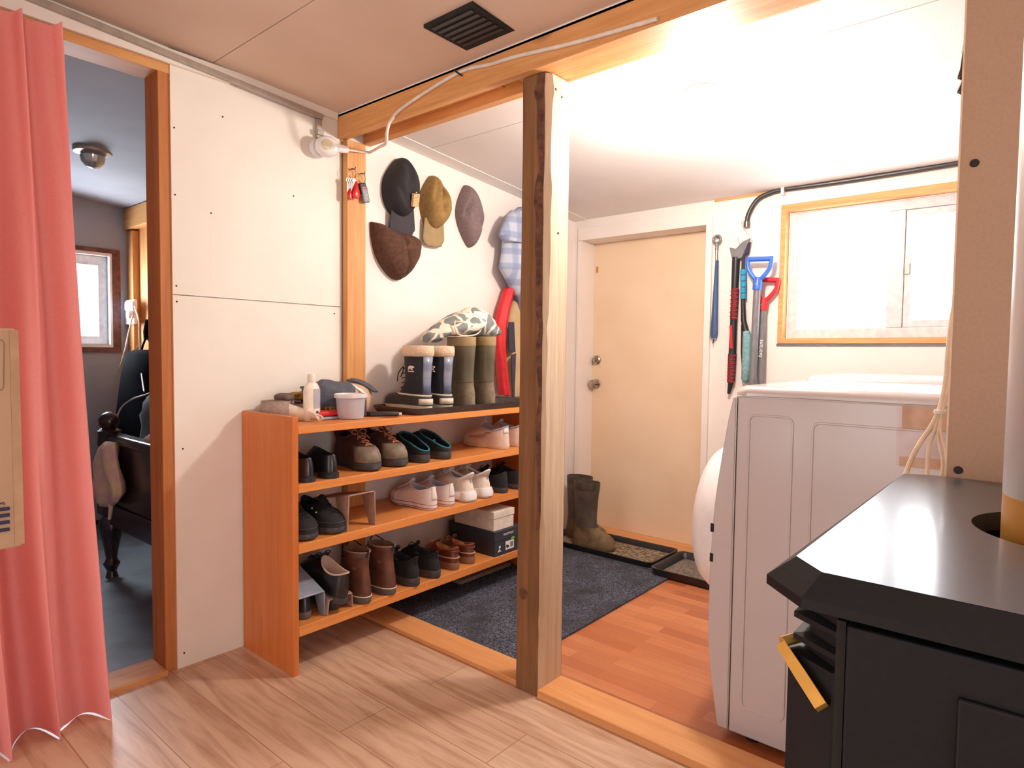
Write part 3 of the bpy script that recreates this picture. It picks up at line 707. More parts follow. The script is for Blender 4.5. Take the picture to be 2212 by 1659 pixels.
# ------------------------------------------------------------------ footwear
def lerp(tab, s):
    for (a, u), (b, v) in zip(tab, tab[1:]):
        if s <= b: return u + (v - u) * (s - a) / max(1e-9, b - a)
    return tab[-1][1]
FOOT = [(0, .66), (.12, .72), (.25, .70), (.42, .66), (.58, .86), (.72, 1.0), (.85, .97), (1, .80)]
def sring(L, W, yh, yf, w, z0, z1, b, N=40, ex=5.0, dx=0, zc_=None):
    out = []
    for i in range(N):
        a = 2 * pi * i / N; s = (1 - cos(a)) / 2; q = max(0, 1 - abs(2 * s - 1) ** ex)
        foot = lerp(FOOT, s) * sqrt(q) * (1 if sin(a) >= 0 else -1)
        if abs(sin(a)) < 1e-6: foot = 0
        x = W * w * ((1 - b) * foot + b * sin(a)) + dx
        y = L * (yh + (yf - yh) * s) - L / 2
        z = z0 + (z1 - z0) * s
        if zc_ is not None: z += zc_ * sin(a) ** 2          # sides dip or rise
        out.append((x, y, z))
    return out
def profile(rings, L, y):
    """height of the vamp centre line at y (measured from the heel, fraction of L)"""
    pts = [(r[1], r[4]) for r in rings]
    for (y0, z0), (y1, z1) in zip(pts, pts[1:]):
        if y1 <= y <= y0: return z0 + (z1 - z0) * (y0 - y) / max(1e-6, y0 - y1)
    return pts[-1][1]
SPEC = {
 'low': dict(sole=.028, r=[(0, 1, 1, .024, .022, 0, 0), (.004, .99, .99, .045, .042, 0, 0), (.008, .955, .95, .060, .056, .1, 0), (.016, .88, .86, .074, .068, .3, 0), (.024, .76, .76, .086, .080, .6, -.004), (.030, .64, .68, .097, .094, .8, -.012), (.030, .56, .62, .103, .104, 1, -.020)]),
 'run': dict(sole=.036, r=[(0.02, .985, .98, .03, .028, 0, 0), (.012, .975, .97, .055, .048, 0, 0), (.03, .93, .92, .072, .066, .1, 0), (.045, .85, .83, .086, .080, .3, 0), (.045, .73, .74, .100, .095, .6, -.004), (.03, .62, .66, .115, .112, .8, -.014), (.015, .53, .60, .124, .120, 1, -.026)]),
 'dress': dict(sole=.024, r=[(.01, .985, .95, .02, .014, 0, 0), (.01, .97, .94, .045, .030, 0, 0), (.018, .92, .88, .058, .042, .1, 0), (.025, .82, .80, .068, .052, .3, 0), (.032, .70, .70, .076, .064, .6, -.004), (.036, .58, .64, .080, .086, .8, -.006), (.038, .50, .60, .082, .100, 1, -.012)]),
 'clog': dict(sole=.036, r=[(.0, 1, 1, .03, .03, 0, 0), (.004, .985, .98, .038, .05, 0, .01), (.008, .93, .95, .04, .070, .1, .012), (.012, .85, .90, .04, .084, .2, .010), (.018, .74, .84, .041, .094, .3, .006), (.02, .64, .80, .042, .100, .4, .0)]),
 'sandal': dict(sole=.034, r=[(.01, .99, .97, .03, .026, 0, 0), (.01, .975, .96, .05, .045, 0, 0), (.018, .92, .90, .065, .058, .15, 0), (.024, .80, .80, .078, .070, .4, 0), (.03, .66, .70, .088, .084, .7, -.006), (.032, .56, .62, .094, .094, 1, -.014)]),
 'boot': dict(sole=.03, r=[(.005, .99, .98, .026, .022, 0, 0), (.004, .975, .97, .05, .045, 0, 0), (.008, .92, .92, .068, .062, .1, 0), (.02, .80, .82, .085, .080, .35, 0), (.035, .66, .72, .105, .105, .7, 0), (.05, .575, .66, .125, .128, .9, 0), (.05, .53, .66, .145, .147, 1, 0), (.04, .52, .70, .165, .165, 1, 0), (.035, .525, .74, .186, .182, 1, 0)]),
}
def footwear(name, label, group, x, y, z, toe, kind, upper, sole, lining, L=.28, W=.048, lace=None, extra=None, hs=1.0, tilt=0, heelblock=False, toecap=None, cat='shoe', loops=True):
    sp = SPEC[kind]; R = [(a, b, c_, d_ * hs, e_ * hs, f_, g_ * hs) for a, b, c_, d_, e_, f_, g_ in sp['r']]; sh = sp['sole']
    rz = toe - 90
    t = thing(name, label, cat, (x, y, z + .0005), rot=(radians(tilt), 0, radians(rz)), group=group)
    so = MB()
    if heelblock:
        so.rings([sring(L, W, .0, 1, .97, sh * .72, sh * .42, 0), sring(L, W, 0, 1, 1, sh * .74, sh * .5, 0), sring(L, W, .0, .995, .99, sh, sh * .75, 0)])
        so.rings([sring(L * .3, W * .74, 0, 1, 1, 0, 0, .7), sring(L * .3, W * .74, 0, 1, 1.0, sh * .75, sh * .7, .7)])
        for v in list(so.bm.verts)[-80:]: v.co.y -= L * .35
    else:
        so.rings([sring(L, W, .015, .97, .95, 0, .003, 0), sring(L, W, 0, 1, 1.0, .005, .009, 0), sring(L, W, -.004, 1.004, 1.01, sh * .75, sh * .72, 0), sring(L, W, .0, 1, 1.0, sh, sh * .94, 0)])
    so.build('sole', sole, t, ang=50)
    up = MB(); rs = [sring(L, W, a, b, c_, d_, e_, f_, zc_=g_) for a, b, c_, d_, e_, f_, g_ in R]
    a, b, c_, d_, e_, f_, g_ = R[-1]
    lip = [sring(L, W, a + .008, b - .008, c_ * .93, d_ + .002, e_ + .002, f_, zc_=g_)]
    uo = up.rings(rs + lip, True, False).build('upper', upper, t, ang=60)
    li = MB(); dep = sh + .012
    lr = lip + [sring(L, W, a + .018, b - .02, c_ * .86, d_ - .008, e_ - .008, f_, zc_=g_ * .8)]
    if kind == 'clog':
        lr.append(sring(L, W, a + .012, b + .12, c_ * .98, dep, e_ * .7, f_ * .5)); lr.append(sring(L, W, .02, .9, .9, dep - .002, dep, 0))
    elif R[-1][3] > .15 * hs:
        lr.append(sring(L, W, a + .02, b - .02, c_ * .84, d_ * .6, e_ * .6, f_)); lr.append(sring(L, W, .08, .55, .5, dep, dep, 1))
    else:
        lr.append(sring(L, W, a + .03, .56, c_ * .6, dep + .02, dep + .03, 1)); lr.append(sring(L, W, .07, .55, .40, dep, dep + .006, 1))
    li.rings(lr, False, True).build('lining', lining, t, ang=60)
    if toecap:
        ks = [r for r in rs[:4]]; tc = MB()
        sel = []
        for r in ks: sel.append([(p[0] * 1.02, p[1] + .002, p[2] + .0015) for p in r[13:28]])
        tc.rings(sel, closed=False).build('toe_cap', toecap, uo, solid=.0015)
    if lace:
        y0, y1 = (R[3][1] - .04, R[-1][1] + .015); n = 4; pr = [(q[1], q[4]) for q in R]
        lc = MB(); prev = None
        for k in range(n):
            f = k / (n - 1); yy = y0 + (y1 - y0) * f; hw = W * (.30 + .06 * f); zz = profile(R, L, yy) + .003
            pl = Vector((-hw, L * yy - L / 2, zz - .004)); pr_ = Vector((hw, L * yy - L / 2, zz - .004))
            lc.tube([pl, Vector((0, L * yy - L / 2 + .002, zz + .002)), pr_], .0026, 6)
            if prev: lc.tube([prev[0], (prev[0] + pr_) / 2 + Vector((0, 0, .004)), pr_], .0024, 6); lc.tube([prev[1], (prev[1] + pl) / 2 + Vector((0, 0, .004)), pl], .0024, 6)
            prev = (pl, pr_)
        if loops:
            zz = profile(R, L, y1) + .004; yc = L * y1 - L / 2
            for s in (-1, 1):
                lc.tube(bez([(0, yc, zz), (s * .018, yc + .004, zz + .016), (s * .036, yc + .006, zz + .006), (s * .022, yc + .012, zz - .004), (0, yc + .002, zz)], 5), .0022, 6)
                lc.tube(bez([(0, yc, zz), (s * .014, yc + .02, zz - .002), (s * .03, yc + .045, zz - .022)], 5), .0022, 6)
        lc.build('laces', lace, uo)
        tg = MB(); yc = L * (R[-1][1]) - L / 2; zt_ = R[-1][4]
        tg.grid(lambda u, v: Vector(((u - .5) * W * .62, yc + .03 * (1 - v) - .012 * v, zt_ - .012 + .034 * v - .01 * (2 * u - 1) ** 2)), 6, 6); tg.build('tongue', upper, uo, solid=.004)
    if extra: extra(uo, L, W, R, rs)
    return t
def pts_between(rs, k0, k1, i0, i1, off=1.01):
    return [[(p[0] * off, p[1] * 1.004, p[2]) for p in (rs[k][i0:i1] if i0 < i1 else rs[k][i0:] + rs[k][:i1])] for k in range(k0, k1)]
S1, S2, S3, S0 = SH[1], SH[2], SH[3], SH[0]
g = 'shoes on the rack'
# top row under the rack top
footwear('dress_shoe', 'black leather dress shoe, heel outwards, against the left side of the upper shelf', g, -2.235, 1.318, S1, 180, 'dress', 'leatherblk', 'soleblk', 'darkin', .29, .050, heelblock=True, hs=1.1)
footwear('dress_shoe', 'black leather dress shoe, second from the left on the upper shelf', g, -2.235, 1.422, S1, 180, 'dress', 'leatherblk', 'soleblk', 'darkin', .29, .050, heelblock=True, hs=1.1)
def pull(t, L, W, R, rs):
    yb = -L / 2 + L * R[-1][0]; z = R[-1][3]
    MB().tube([(-.006, yb + .006, z - .015), (-.006, yb - .004, z + .018), (.006, yb - .004, z + .018), (.006, yb + .006, z - .015)], .004, 8).build('pull_tab', 'hikelin', t)
    MB().tube(bez([(-W * .55, yb + .03, z - .03), (-W * .6, yb + .055, z - .012), (-W * .42, yb + .075, z - .03)], 5), .0022, 6).build('elastic_loop', 'laceor', t)
    MB().tube([(p[0] * .98, p[1], p[2] + .004) for p in rs[-1]], .0075, 8, closed=True).build('collar', 'hikelin', t)
footwear('hiking_shoe', 'brown hiking shoe with orange laces, nearer the black dress shoes', g, -2.245, 1.632, S1, -4, 'run', 'hike', 'solegrey', 'hikelin', .31, .057, lace='laceor', extra=pull, hs=1.2, toecap='hiketoe')
footwear('hiking_shoe', 'brown hiking shoe with orange laces, right one next to the black clogs', g, -2.245, 1.768, S1, 0, 'run', 'hike', 'solegrey', 'hikelin', .31, .057, lace='laceor', extra=pull, hs=1.2, toecap='hiketoe')
def tealrim(t, L, W, R, rs):
    MB().tube([(p[0] * .97, p[1], p[2] + .002) for p in rs[-1]], .004, 8, closed=True).build('collar_trim', 'teal', t)
footwear('clog', 'black open-backed clog with a teal rim, beside the hiking shoes', g, -2.235, 1.905, S1, 180, 'clog', 'suedeblk', 'solegrey', 'darkin', .28, .056, extra=tealrim, hs=1.22)
def dots(t, L, W, R, rs):
    tealrim(t, L, W, R, rs); b = MB()
    for k in range(3):
        p = rs[2][10 + 2 * k]; b.box(p[0] - .003, p[0] + .005, p[1] - .008, p[1] + .008, p[2] - .012, p[2] - .004)
    b.build('stitch_mark', 'labelw', t, world=False)
footwear('clog', 'black open-backed clog with white marks and a teal rim, right of its pair', g, -2.235, 2.03, S1, 184, 'clog', 'suedeblk', 'solegrey', 'darkin', .28, .056, extra=dots, hs=1.22)
def stripe(t, L, W, R, rs):
    for s in (1, -1):
        g_ = MB(); pts = []
        for k in range(12):
            f = k / 11; s_ = .30 + .5 * f; i = int(round(math.acos(1 - 2 * s_) / (2 * pi) * 40)); i = i if s > 0 else 40 - i
            zlev = .052 + .022 * (1 - f) ** 2 if f > .2 else .062 + .02 * (1 - f) ** 2
            pts.append((rs[1][i % 40][0] * (1.02 - .10 * (zlev - .042) / .03), rs[1][i % 40][1], zlev))
        g_.tube(pts, [.002 + .008 * sin(pi * min(1, (k / 11) ** .7)) for k in range(12)], 8); g_.build('side_stripe', 'swoosh', t)
    MB().tube([(p[0] * .98, p[1], p[2] + .002) for p in rs[-1]], .005, 8, closed=True).build('collar', 'greylin', t)
    MB().rings(pts_between(rs, 3, 7, 37, 4, 1.03), closed=False).build('heel_tab', 'white', t, solid=.003)
footwear('sneaker', 'beige sneaker with a tan side stripe, heel outwards, right end of the upper shelf', g, -2.25, 2.455, S1, 182, 'low', 'beige', 'beigesole', 'greylin', .30, .054, extra=stripe, hs=1.12, lace='cream', loops=False)
footwear('sneaker', 'beige sneaker with a tan side stripe, mostly hidden by the post', g, -2.25, 2.585, S1, 182, 'low', 'beige', 'beigesole', 'greylin', .30, .054, extra=stripe, hs=1.12, lace='cream', loops=False)
# second row
def eyel(t, L, W, R, rs):
    b = MB()
    for k, i in ((3, 13), (4, 12)):
        p = Vector(rs[k][i]); b.lathe([(.004, -.001), (.004, .0035)], (p.x, p.y, p.z + .0), 8, 2)
    b.build('eyelet', 'labelw', t)
    MB().tube([(p[0] * 1.01, p[1], p[2]) for p in rs[1][6:36]], .0015, 5).build('piping', 'solegrey', t)
footwear('canvas_shoe', 'black canvas shoe with a thick grey sole, at the left end of the second shelf', g, -2.225, 1.325, S2, -2, 'low', 'suedeblk', 'solegrey', 'darkin', .27, .056, extra=eyel, hs=1.1, lace='laceblk', loops=False)
footwear('canvas_shoe', 'black canvas shoe with white eyelets, next to the empty shoe stand', g, -2.225, 1.445, S2, 0, 'low', 'suedeblk', 'solegrey', 'darkin', .27, .056, extra=eyel, hs=1.1, lace='laceblk', loops=False)
def conv(t, L, W, R, rs):
    for z_ in (.008, .024):
        MB().tube([(p[0] * 1.012, p[1] * 1.006, z_) for p in sring(L, W, 0, 1, 1.0, z_, z_, 0)], .0013, 5, closed=True).build('sole_stripe', 'redline', t)
    MB().tube([(p[0] * .98, p[1], p[2] + .001) for p in rs[-1]], .0022, 6, closed=True).build('collar_edge', 'lacewh', t)
    MB().rings(pts_between(rs, 1, 7, 38, 3, 1.02), closed=False).build('heel_strip', 'rubberw', t, solid=.002)
footwear('canvas_sneaker', 'white canvas sneaker with thin red sole lines, front one of the pair', g, -2.245, 1.955, S2, 181, 'low', 'canvasw', 'rubberw', 'greylin', .29, .052, lace='lacewh', extra=conv, loops=False, toecap='rubberw')
footwear('canvas_sneaker', 'white canvas sneaker with thin red sole lines, tucked behind its pair', g, -2.24, 2.068, S2, 178, 'low', 'canvasw', 'rubberw', 'greylin', .29, .052, lace='lacewh', extra=conv, loops=False, toecap='rubberw')
def runx(t, L, W, R, rs):
    MB().rings(pts_between(rs, 4, 7, 35, 6, 1.03), closed=False).build('heel_counter', 'rubberw', t, solid=.005)
    MB().tube([(p[0] * .98, p[1], p[2] + .002) for p in rs[-1]], .006, 8, closed=True).build('collar', 'rubberw', t)
    MB().rings([sring(L, W, -.03, .42, 1.05, .012, .012, .2), sring(L, W, -.035, .42, 1.08, .03, .03, .2), sring(L, W, .0, .42, 1.0, .052, .04, .2)]).build('heel_foam', 'white', t)
footwear('running_shoe', 'white running shoe, heel outwards, left one beside the canvas sneakers', g, -2.23, 2.185, S2, 180, 'run', 'runw', 'white', 'greylin', .29, .052, lace='lacewh', extra=runx, hs=1.1)
footwear('running_shoe', 'white running shoe, heel outwards, right one nearer the small black shoes', g, -2.23, 2.302, S2, 180, 'run', 'runw', 'white', 'greylin', .29, .052, lace='lacewh', extra=runx, hs=1.1)
footwear('black_sneaker', 'small black sneaker with a standing lace, right part of the second shelf', g, -2.225, 2.445, S2, 180, 'low', 'suedeblk', 'solegrey', 'darkin', .26, .052, lace='laceblk', hs=1.05)
footwear('black_sneaker', 'small black sneaker by the right side of the second shelf, cut off by the post', g, -2.225, 2.57, S2, 180, 'low', 'suedeblk', 'solegrey', 'darkin', .26, .052, lace='laceblk', hs=1.05)
# shoe stands: a bridge with a sloping deck and four tapered legs
def riser(label, x, y, z, mat, w=.115, h0=.115, h1=.075, d=.24, lean=.0):
    t = thing('shoe_stand', label, 'shoe stand', (x, y, z), group='plastic shoe stands')
    th = .006; hw = w / 2
    g = MB(); g.hexa([(-d, -hw, h1 - th), (0, -hw, h0 - th), (0, hw, h0 - th), (-d, hw, h1 - th), (-d, -hw, h1), (0, -hw, h0), (0, hw, h0), (-d, hw, h1)]); g.build('deck', mat, t, bevel=.003)
    for s in (-1, 1):
        a0, a1 = (s * hw - th / 2, s * hw + th / 2); sp = s * .006
        for (xa, xb, xt, ht) in ((-.045, -.002, -.09, h0), (-d + .005, -d + .04, -d + .09, h1)):
            hb = h1 + (h0 - h1) * (xa + d) / d
            pa = (xa, a0 + sp), (xb, a0 + sp), (xb, a1 + sp), (xa, a1 + sp)
            x2, x3 = (xt, 0.0) if ht == h0 else (-d, xt)
            z2 = h1 + (h0 - h1) * (x2 + d) / d - th * .5; z3 = h1 + (h0 - h1) * (x3 + d) / d - th * .5
            MB().hexa([(xa, a0 + sp, 0), (xb, a0 + sp, 0), (xb, a1 + sp, 0), (xa, a1 + sp, 0), (x2, a0, z2), (x3, a0, z3), (x3, a1, z3), (x2, a1, z2)]).build('leg', mat, t, bevel=.002)
    return t
riser('empty beige shoe stand in the middle of the second shelf', -2.095, 1.552, S2, 'riser', .125, .145, .10, .25)
riser('grey blue shoe stand over dark shoes, in the left corner of the bottom shelf', -2.105, 1.325, S3, 'riserb', .115, .100, .195, .26)
riser('beige shoe stand carrying a black oxford, on the bottom shelf', -2.095, 1.45, S3, 'riser', .105, .062, .115, .25)
def insole(t, L, W, R, rs):
    MB().rings([sring(L, W, .04, .56, .68, SPEC['low']['sole'] + .018, SPEC['low']['sole'] + .03, .8), sring(L, W, .05, .55, .64, SPEC['low']['sole'] + .021, SPEC['low']['sole'] + .033, .8)]).build('insole', 'insole', t, label='orange brown insole')
    MB().tube([(p[0] * .98, p[1], p[2] + .002) for p in rs[-1]], .0035, 6, closed=True).build('collar_edge', 'insolepale', t)
footwear('oxford_shoe', 'black oxford with a pale inside, tilted on top of the beige stand', g, -2.215, 1.447, S3 + .066, 180, 'low', 'leatherblk', 'solegrey', 'insolepale', .30, .055, extra=insole, lace='laceblk', tilt=12, hs=1.25)
footwear('oxford_shoe', 'black shoe with a grey heel hidden under the beige stand', g, -2.255, 1.449, S3, 180, 'clog', 'leatherblk', 'solegrey', 'darkin', .27, .040, hs=.55)
footwear('stacked_shoe', 'dark shoe with ridged sole under the grey blue stand', g, -2.265, 1.325, S3, 180, 'low', 'leatherblk', 'duffel', 'darkin', .28, .050, hs=.85)
def btx(t, L, W, R, rs):
    MB().tube([(p[0] * 1.02, p[1], p[2]) for p in sring(L, W, 0, 1, 1.0, .029, .027, 0)], .0022, 6, closed=True).build('welt', 'cream', t)
    top = R[-1]; z = top[3]; yb = -L / 2 + L * top[0]
    MB().tube([(p[0], p[1], p[2]) for p in rs[-1]], .0035, 6, closed=True).build('collar_edge', 'bootin', t)
    MB().tube([(0, yb + .002, z - .02), (0, yb - .008, z + .012), (0, yb + .004, z + .006)], .004, 6).build('pull_tab', 'blackp', t)
    MB().tube([(0, yb + .06 * 0 - .002, zz) for zz in (.035, .1)] , .0012, 5).build('back_seam', 'bootbr', t)
    lc = MB(); yf = L * top[1] - L / 2
    for k in range(4):
        zz = .12 + k * .02; lc.tube([(-.018, yf + .02 - .006 * k, zz), (0, yf + .03 - .006 * k, zz + .004), (.018, yf + .02 - .006 * k, zz)], .0025, 6)
    lc.tube(bez([(.0, yf, z), (.03, yf + .01, z + .015), (.06, yf - .02, z - .01)], 5), .0025, 6)
    lc.build('laces', 'laceblk', t)
footwear('ankle_boot', 'brown leather ankle boot, heel outwards, left one beside the beige stand', g, -2.225, 1.575, S3, 178, 'boot', 'bootbr', 'bootsole', 'bootin', .30, .054, extra=btx, hs=1.12, cat='boot')
footwear('ankle_boot', 'brown leather ankle boot, heel outwards, right one next to the black trainers', g, -2.225, 1.695, S3, 182, 'boot', 'bootbr', 'bootsole', 'bootin', .30, .054, extra=btx, hs=1.10, cat='boot')
footwear('black_trainer', 'black trainer with a tall lace loop, left one beside the brown boots', g, -2.22, 1.832, S3, 180, 'run', 'suedeblk', 'solegrey', 'darkin', .29, .054, lace='laceblk', hs=1.05)
footwear('black_trainer', 'black trainer, right one beside the reddish brown shoes', g, -2.225, 1.958, S3, 182, 'run', 'suedeblk', 'solegrey', 'darkin', .29, .054, lace='laceblk', hs=1.0)
def sdl(t, L, W, R, rs):
    for k, m_ in ((1, 'swoosh'), (3, 'sandal'), (5, 'sandal')):
        MB().tube([(p[0] * 1.02, p[1] * 1.01, p[2] + .004) for p in (rs[k][30:] + rs[k][:10])], .0032 if k == 1 else .006, 6).build('strap' if k > 1 else 'piping', m_, t)
    MB().lathe([(.006, 0), (.006, .004)], (-W * .62, -L * .25, .062), 10, 0).build('buckle', 'chrome', t)
footwear('leather_loafer', 'reddish brown strapped leather shoe with tan sole, left one of the pair', g, -2.225, 2.098, S3, 180, 'sandal', 'sandal', 'tansole', 'insole', .26, .048, lace='laceor', extra=sdl, hs=1.08)
footwear('leather_loafer', 'reddish brown strapped leather shoe with tan sole, right one beside the dark shoebox', g, -2.23, 2.21, S3, 180, 'sandal', 'sandal', 'tansole', 'insole', .26, .048, lace='laceor', extra=sdl, hs=1.0)
# shoeboxes
def shoebox(name, label, x0, x1, y0, y1, z, h, lid, mat):
    t = thing(name, label, 'box', ((x0 + x1) / 2, (y0 + y1) / 2, z), group='shoeboxes on the bottom shelf')
    MB().box(x0 + .003, x1 - .003, y0 + .003, y1 - .003, z, z + h - .002).build('box_body', mat, t, world=True, bevel=.002)
    MB().box(x0, x1, y0, y1, z + h - lid, z + h).build('lid', mat, t, world=True, bevel=.002)
    return t
t = shoebox('shoebox', 'dark slate shoebox with a white label, under the white box', -2.42, -2.088, 2.35, 2.56, S3, .128, .05, 'boxd')
ls_ = MB().box(-2.0905, -2.0896, 2.435, 2.50, S3 + .02, S3 + .064).build('label_sticker', 'labelw', t, world=True)
g_ = MB(); g_.blob((-2.089, 2.45, S3 + .036), (.0012, .012, .007), 0, n=12, m=8); g_.blob((-2.089, 2.443, S3 + .042), (.0012, .005, .006), 0, n=12, m=8); g_.build('shoe_picture', 'ink', ls_, world=True)
g_ = MB()
for k in range(5):
    g_.box(-2.0897, -2.0891, 2.472 + k * .0045, 2.475 + k * .0045, S3 + .03, S3 + .056)
g_.build('barcode', 'barcode', ls_, world=True)
g_ = MB(); g_.blob((-2.089, 2.49, S3 + .072), (.0012, .014, .009), 0, n=14, m=8); g_.build('sticker', 'green', t, world=True, label='green sticker')
g_ = MB(); g_.tube([(-2.09, 2.378, S3 + .02), (-2.09, 2.39, S3 + .034), (-2.09, 2.382, S3 + .028), (-2.09, 2.398, S3 + .022)], .003, 6); g_.lathe([(.007, 0), (.007, .001)], (-2.0908, 2.39, S3 + .045), 12, 0); g_.build('emblem', 'labelw', t, world=True)
text('print', 'ROCKPORT', .015, 'labelw', t, frame((-2.0875, 2.455, S3 + .103), (0, 1, 0), (0, 0, 1)))
shoebox('shoebox', 'white shoebox on top of the dark shoebox', -2.385, -2.098, 2.352, 2.512, S3 + .1285, .098, .036, 'boxw')
# board lying on the carpet below the rack
solo(MB().box(-2.335, -2.275, 2.30, 2.70, .0095, .030), 'wood_scrap', 'taupe', 'short weathered board lying on the carpet under the shoe rack', 'board', origin=(-2.305, 2.5, .0095), bevel=.003)

# ------------------------------------------------------------------ things on top of the rack
p = P(673, 908, 2, S0); z = S0 + .0005
p = Vector((-2.24, 1.415, z))
t = thing('lotion_bottle', 'ivory plastic bottle with a silver grey label, on the left end of the rack', 'bottle', p)
def oval(r, h, f=.62): return [(r * f * cos(a) * 1.05, r * sin(a) * 1.05, h * 1.1) for a in [2 * pi * k / 32 for k in range(32)]]
MB().rings([oval(.030, 0), oval(.033, .004), oval(.034, .03), oval(.034, .105), oval(.031, .122), oval(.022, .135), oval(.014, .14, .9)]).build('bottle_body', 'bottle', t)
MB().lathe([(.0145, .152), (.0158, .156), (.0158, .182), (.0135, .186)], n=24).build('cap', 'bottle', t)
MB().rings([[(.0226 * cos(a) * 1.0, .0363 * sin(a), h * 1.1) for a in [-.15 + 1.55 * k / 12 for k in range(13)]] for h in (.045, .115)], closed=False).build('label_wrap', 'label', t, label='silver grey label')
MB().rings([[(.0228 * cos(a) * 1.0, .0366 * sin(a), h * 1.1) for a in [.05 + .6 * k / 6 for k in range(7)]] for h in (.022, .04)], closed=False).build('barcode', 'labelw', t)
g_ = MB()
for k in range(4):
    a = .15 + .1 * k; g_.box(.0230 * cos(a), .0230 * cos(a) + .0008, .0367 * sin(a), .0367 * sin(a) + .0018, .029, .040)
g_.build('bar', 'ink', t)
p = Vector((-2.205, 1.575, z))
t = thing('plastic_tub', 'frosted clear plastic tub with a white lid beside the bottle', 'tub', p)
MB().lathe([(.050, 0), (.053, .003), (.061, .092), (.060, .092), (.052, .005), (.046, .004)], n=40, cap1=True).build('tub_body', 'tub', t)
MB().lathe([(.062, .086), (.067, .088), (.0675, .101), (.063, .103), (.061, .099), (.02, .099)], n=40).build('lid', 'lidm', t)
MB().lathe([(.046, .0045), (.048, .012), (.034, .018)], n=30).build('contents', 'riser', t)
# webbing roll with a loose end
t = thing('webbing_roll', 'taupe webbing roll with a pale loose end at the left end of the rack', 'strap', (-2.35, 1.335, z))
g_ = MB(); pr = []
sp = []
for k in range(90):
    a = 2 * pi * k / 22; r = .018 + .00058 * k; sp.append((r * cos(a), r * sin(a)))
g_.rings([[(-.0 + x, y, 0) for x, y in sp], [(x, y, .078) for x, y in sp]], closed=False); g_.build('coil', 'taupe', t, solid=.0022)
tail = bez([(.06, .0, .0), (.085, .02, -.002), (.11, .045, -.004), (.14, .06, -.008), (.165, .062, -.012)], 6)
g_ = MB(); wz = [(.046, .004), (.044, .004), (.03, .001), (.022, .001), (.018, .001)]
rs = []
for i, q in enumerate(tail):
    f = i / (len(tail) - 1); rs.append([(q.x, q.y + .014 * f, .003), (q.x, q.y, .074 - .048 * f)])
g_.rings(rs, closed=False); g_.build('loose_end', 'cream', t, solid=.003, label='pale loose end')
MB().tube(bez([(.165, .075, .004), (.182, .082, .012), (.180, .076, .024), (.166, .066, .028)], 5), .0035, 6).build('end_loop', 'cream', t)
# gloves and cloths
def glove(label, loc, rz, mat, cuff, s=1.0, tipm=None):
    t = thing('work_glove', label, 'glove', loc, rz, group='gloves on the rack')
    MB().blob((0, 0, .018 * s), (.052 * s, .045 * s, .018 * s), .15, 20, 3, pw=.8).build('palm', mat, t, ang=80)
    for k in range(4):
        y = (-.033 + .022 * k) * s; ln = (.062, .075, .07, .055)[k] * s
        MB().tube([(.035 * s, y, .018 * s), (.035 * s + ln * .55, y * 1.1, .028 * s), (.035 * s + ln, y * 1.15, .016 * s), (.035 * s + ln * 1.08, y * 1.15, .012 * s)], [.012 * s, .0115 * s, .010 * s, .004 * s], 10).build('finger', tipm or mat, t)
    MB().tube([(.0, -.035 * s, .016 * s), (.03 * s, -.062 * s, .018 * s), (.052 * s, -.068 * s, .014 * s)], [.014 * s, .012 * s, .006 * s], 10).build('thumb', mat, t)
    MB().blob((-.065 * s, 0, .017 * s), (.035 * s, .042 * s, .017 * s), .1, 20, 5, pw=.7).build('cuff', cuff, t, ang=80)
    return t
solo(MB().blob((0, 0, .034), (.055, .085, .036), .25, 14, 4, flat=0, pw=.75), 'folded_bag', 'duffel', 'brown grey folded fabric bag behind the bottle, left end of the rack', 'bag').location = (-2.375, 1.43, z)
glove('mustard yellow work glove lying on the folded bag behind the bottle', (-2.39, 1.44, z + .072), 100, 'yellow', 'duffel', .95)
glove('mustard yellow work glove peeking out between the bottle and the tub', (-2.31, 1.545, z + .024), -25, 'yellow', 'yellow', .62)
solo(MB().blob((0, 0, .012), (.03, .07, .012), .15, 18, 9, flat=0, pw=.6), 'red_cloth', 'red', 'small red folded cloth between the bottle and the tub', 'cloth').location = (-2.25, 1.485, z + .012)
solo(MB().blob((0, 0, .006), (.03, .06, .0065), .1, 18, 2, flat=0, pw=.6), 'white_cloth', 'greylin', 'thin grey white folded cloth under the red cloth', 'cloth').location = (-2.248, 1.487, z)
t = thing('grey_cloth', 'charcoal folded cap-like cloth heaped behind the bottle and tub', 'cloth', (-2.36, 1.575, z))
MB().blob((0, 0, .076), (.065, .11, .076), .28, 11, 12, flat=0, pw=.8).build('cloth_body', 'greyc', t, ang=80)
g_ = MB(); g_.grid(lambda u, v: Vector((.02 + .03 * u, -.15 + .12 * v, .138 - .012 * (1 - v) + .012 * sin(u * 5) - .03 * u)), 8, 8); g_.build('flap', 'greyc', t, solid=.006)
t = thing('tan_cloth', 'tan canvas cloth with charcoal straps heaped behind the tub', 'cloth', (-2.375, 1.70, z))
MB().blob((0, 0, .066), (.06, .10, .078), .2, 10, 21, flat=0, pw=.85).build('cloth_body', 'tanc', t, ang=80)
MB().rings([[(.02 + .045 * f, -.04 + .11 * f, .150 - .05 * f * f), (.0 + .045 * f, .0 + .11 * f, .155 - .06 * f * f)] for f in [k / 8 for k in range(9)]], closed=False).build('strap', 'greyc', t, solid=.008)
MB().rings([[(.03 + .045 * f, -.06 + .09 * f, .132 - .06 * f * f), (.02 + .045 * f, -.045 + .09 * f, .138 - .06 * f * f)] for f in [k / 8 for k in range(9)]], closed=False).build('strap', 'white', t, solid=.006)
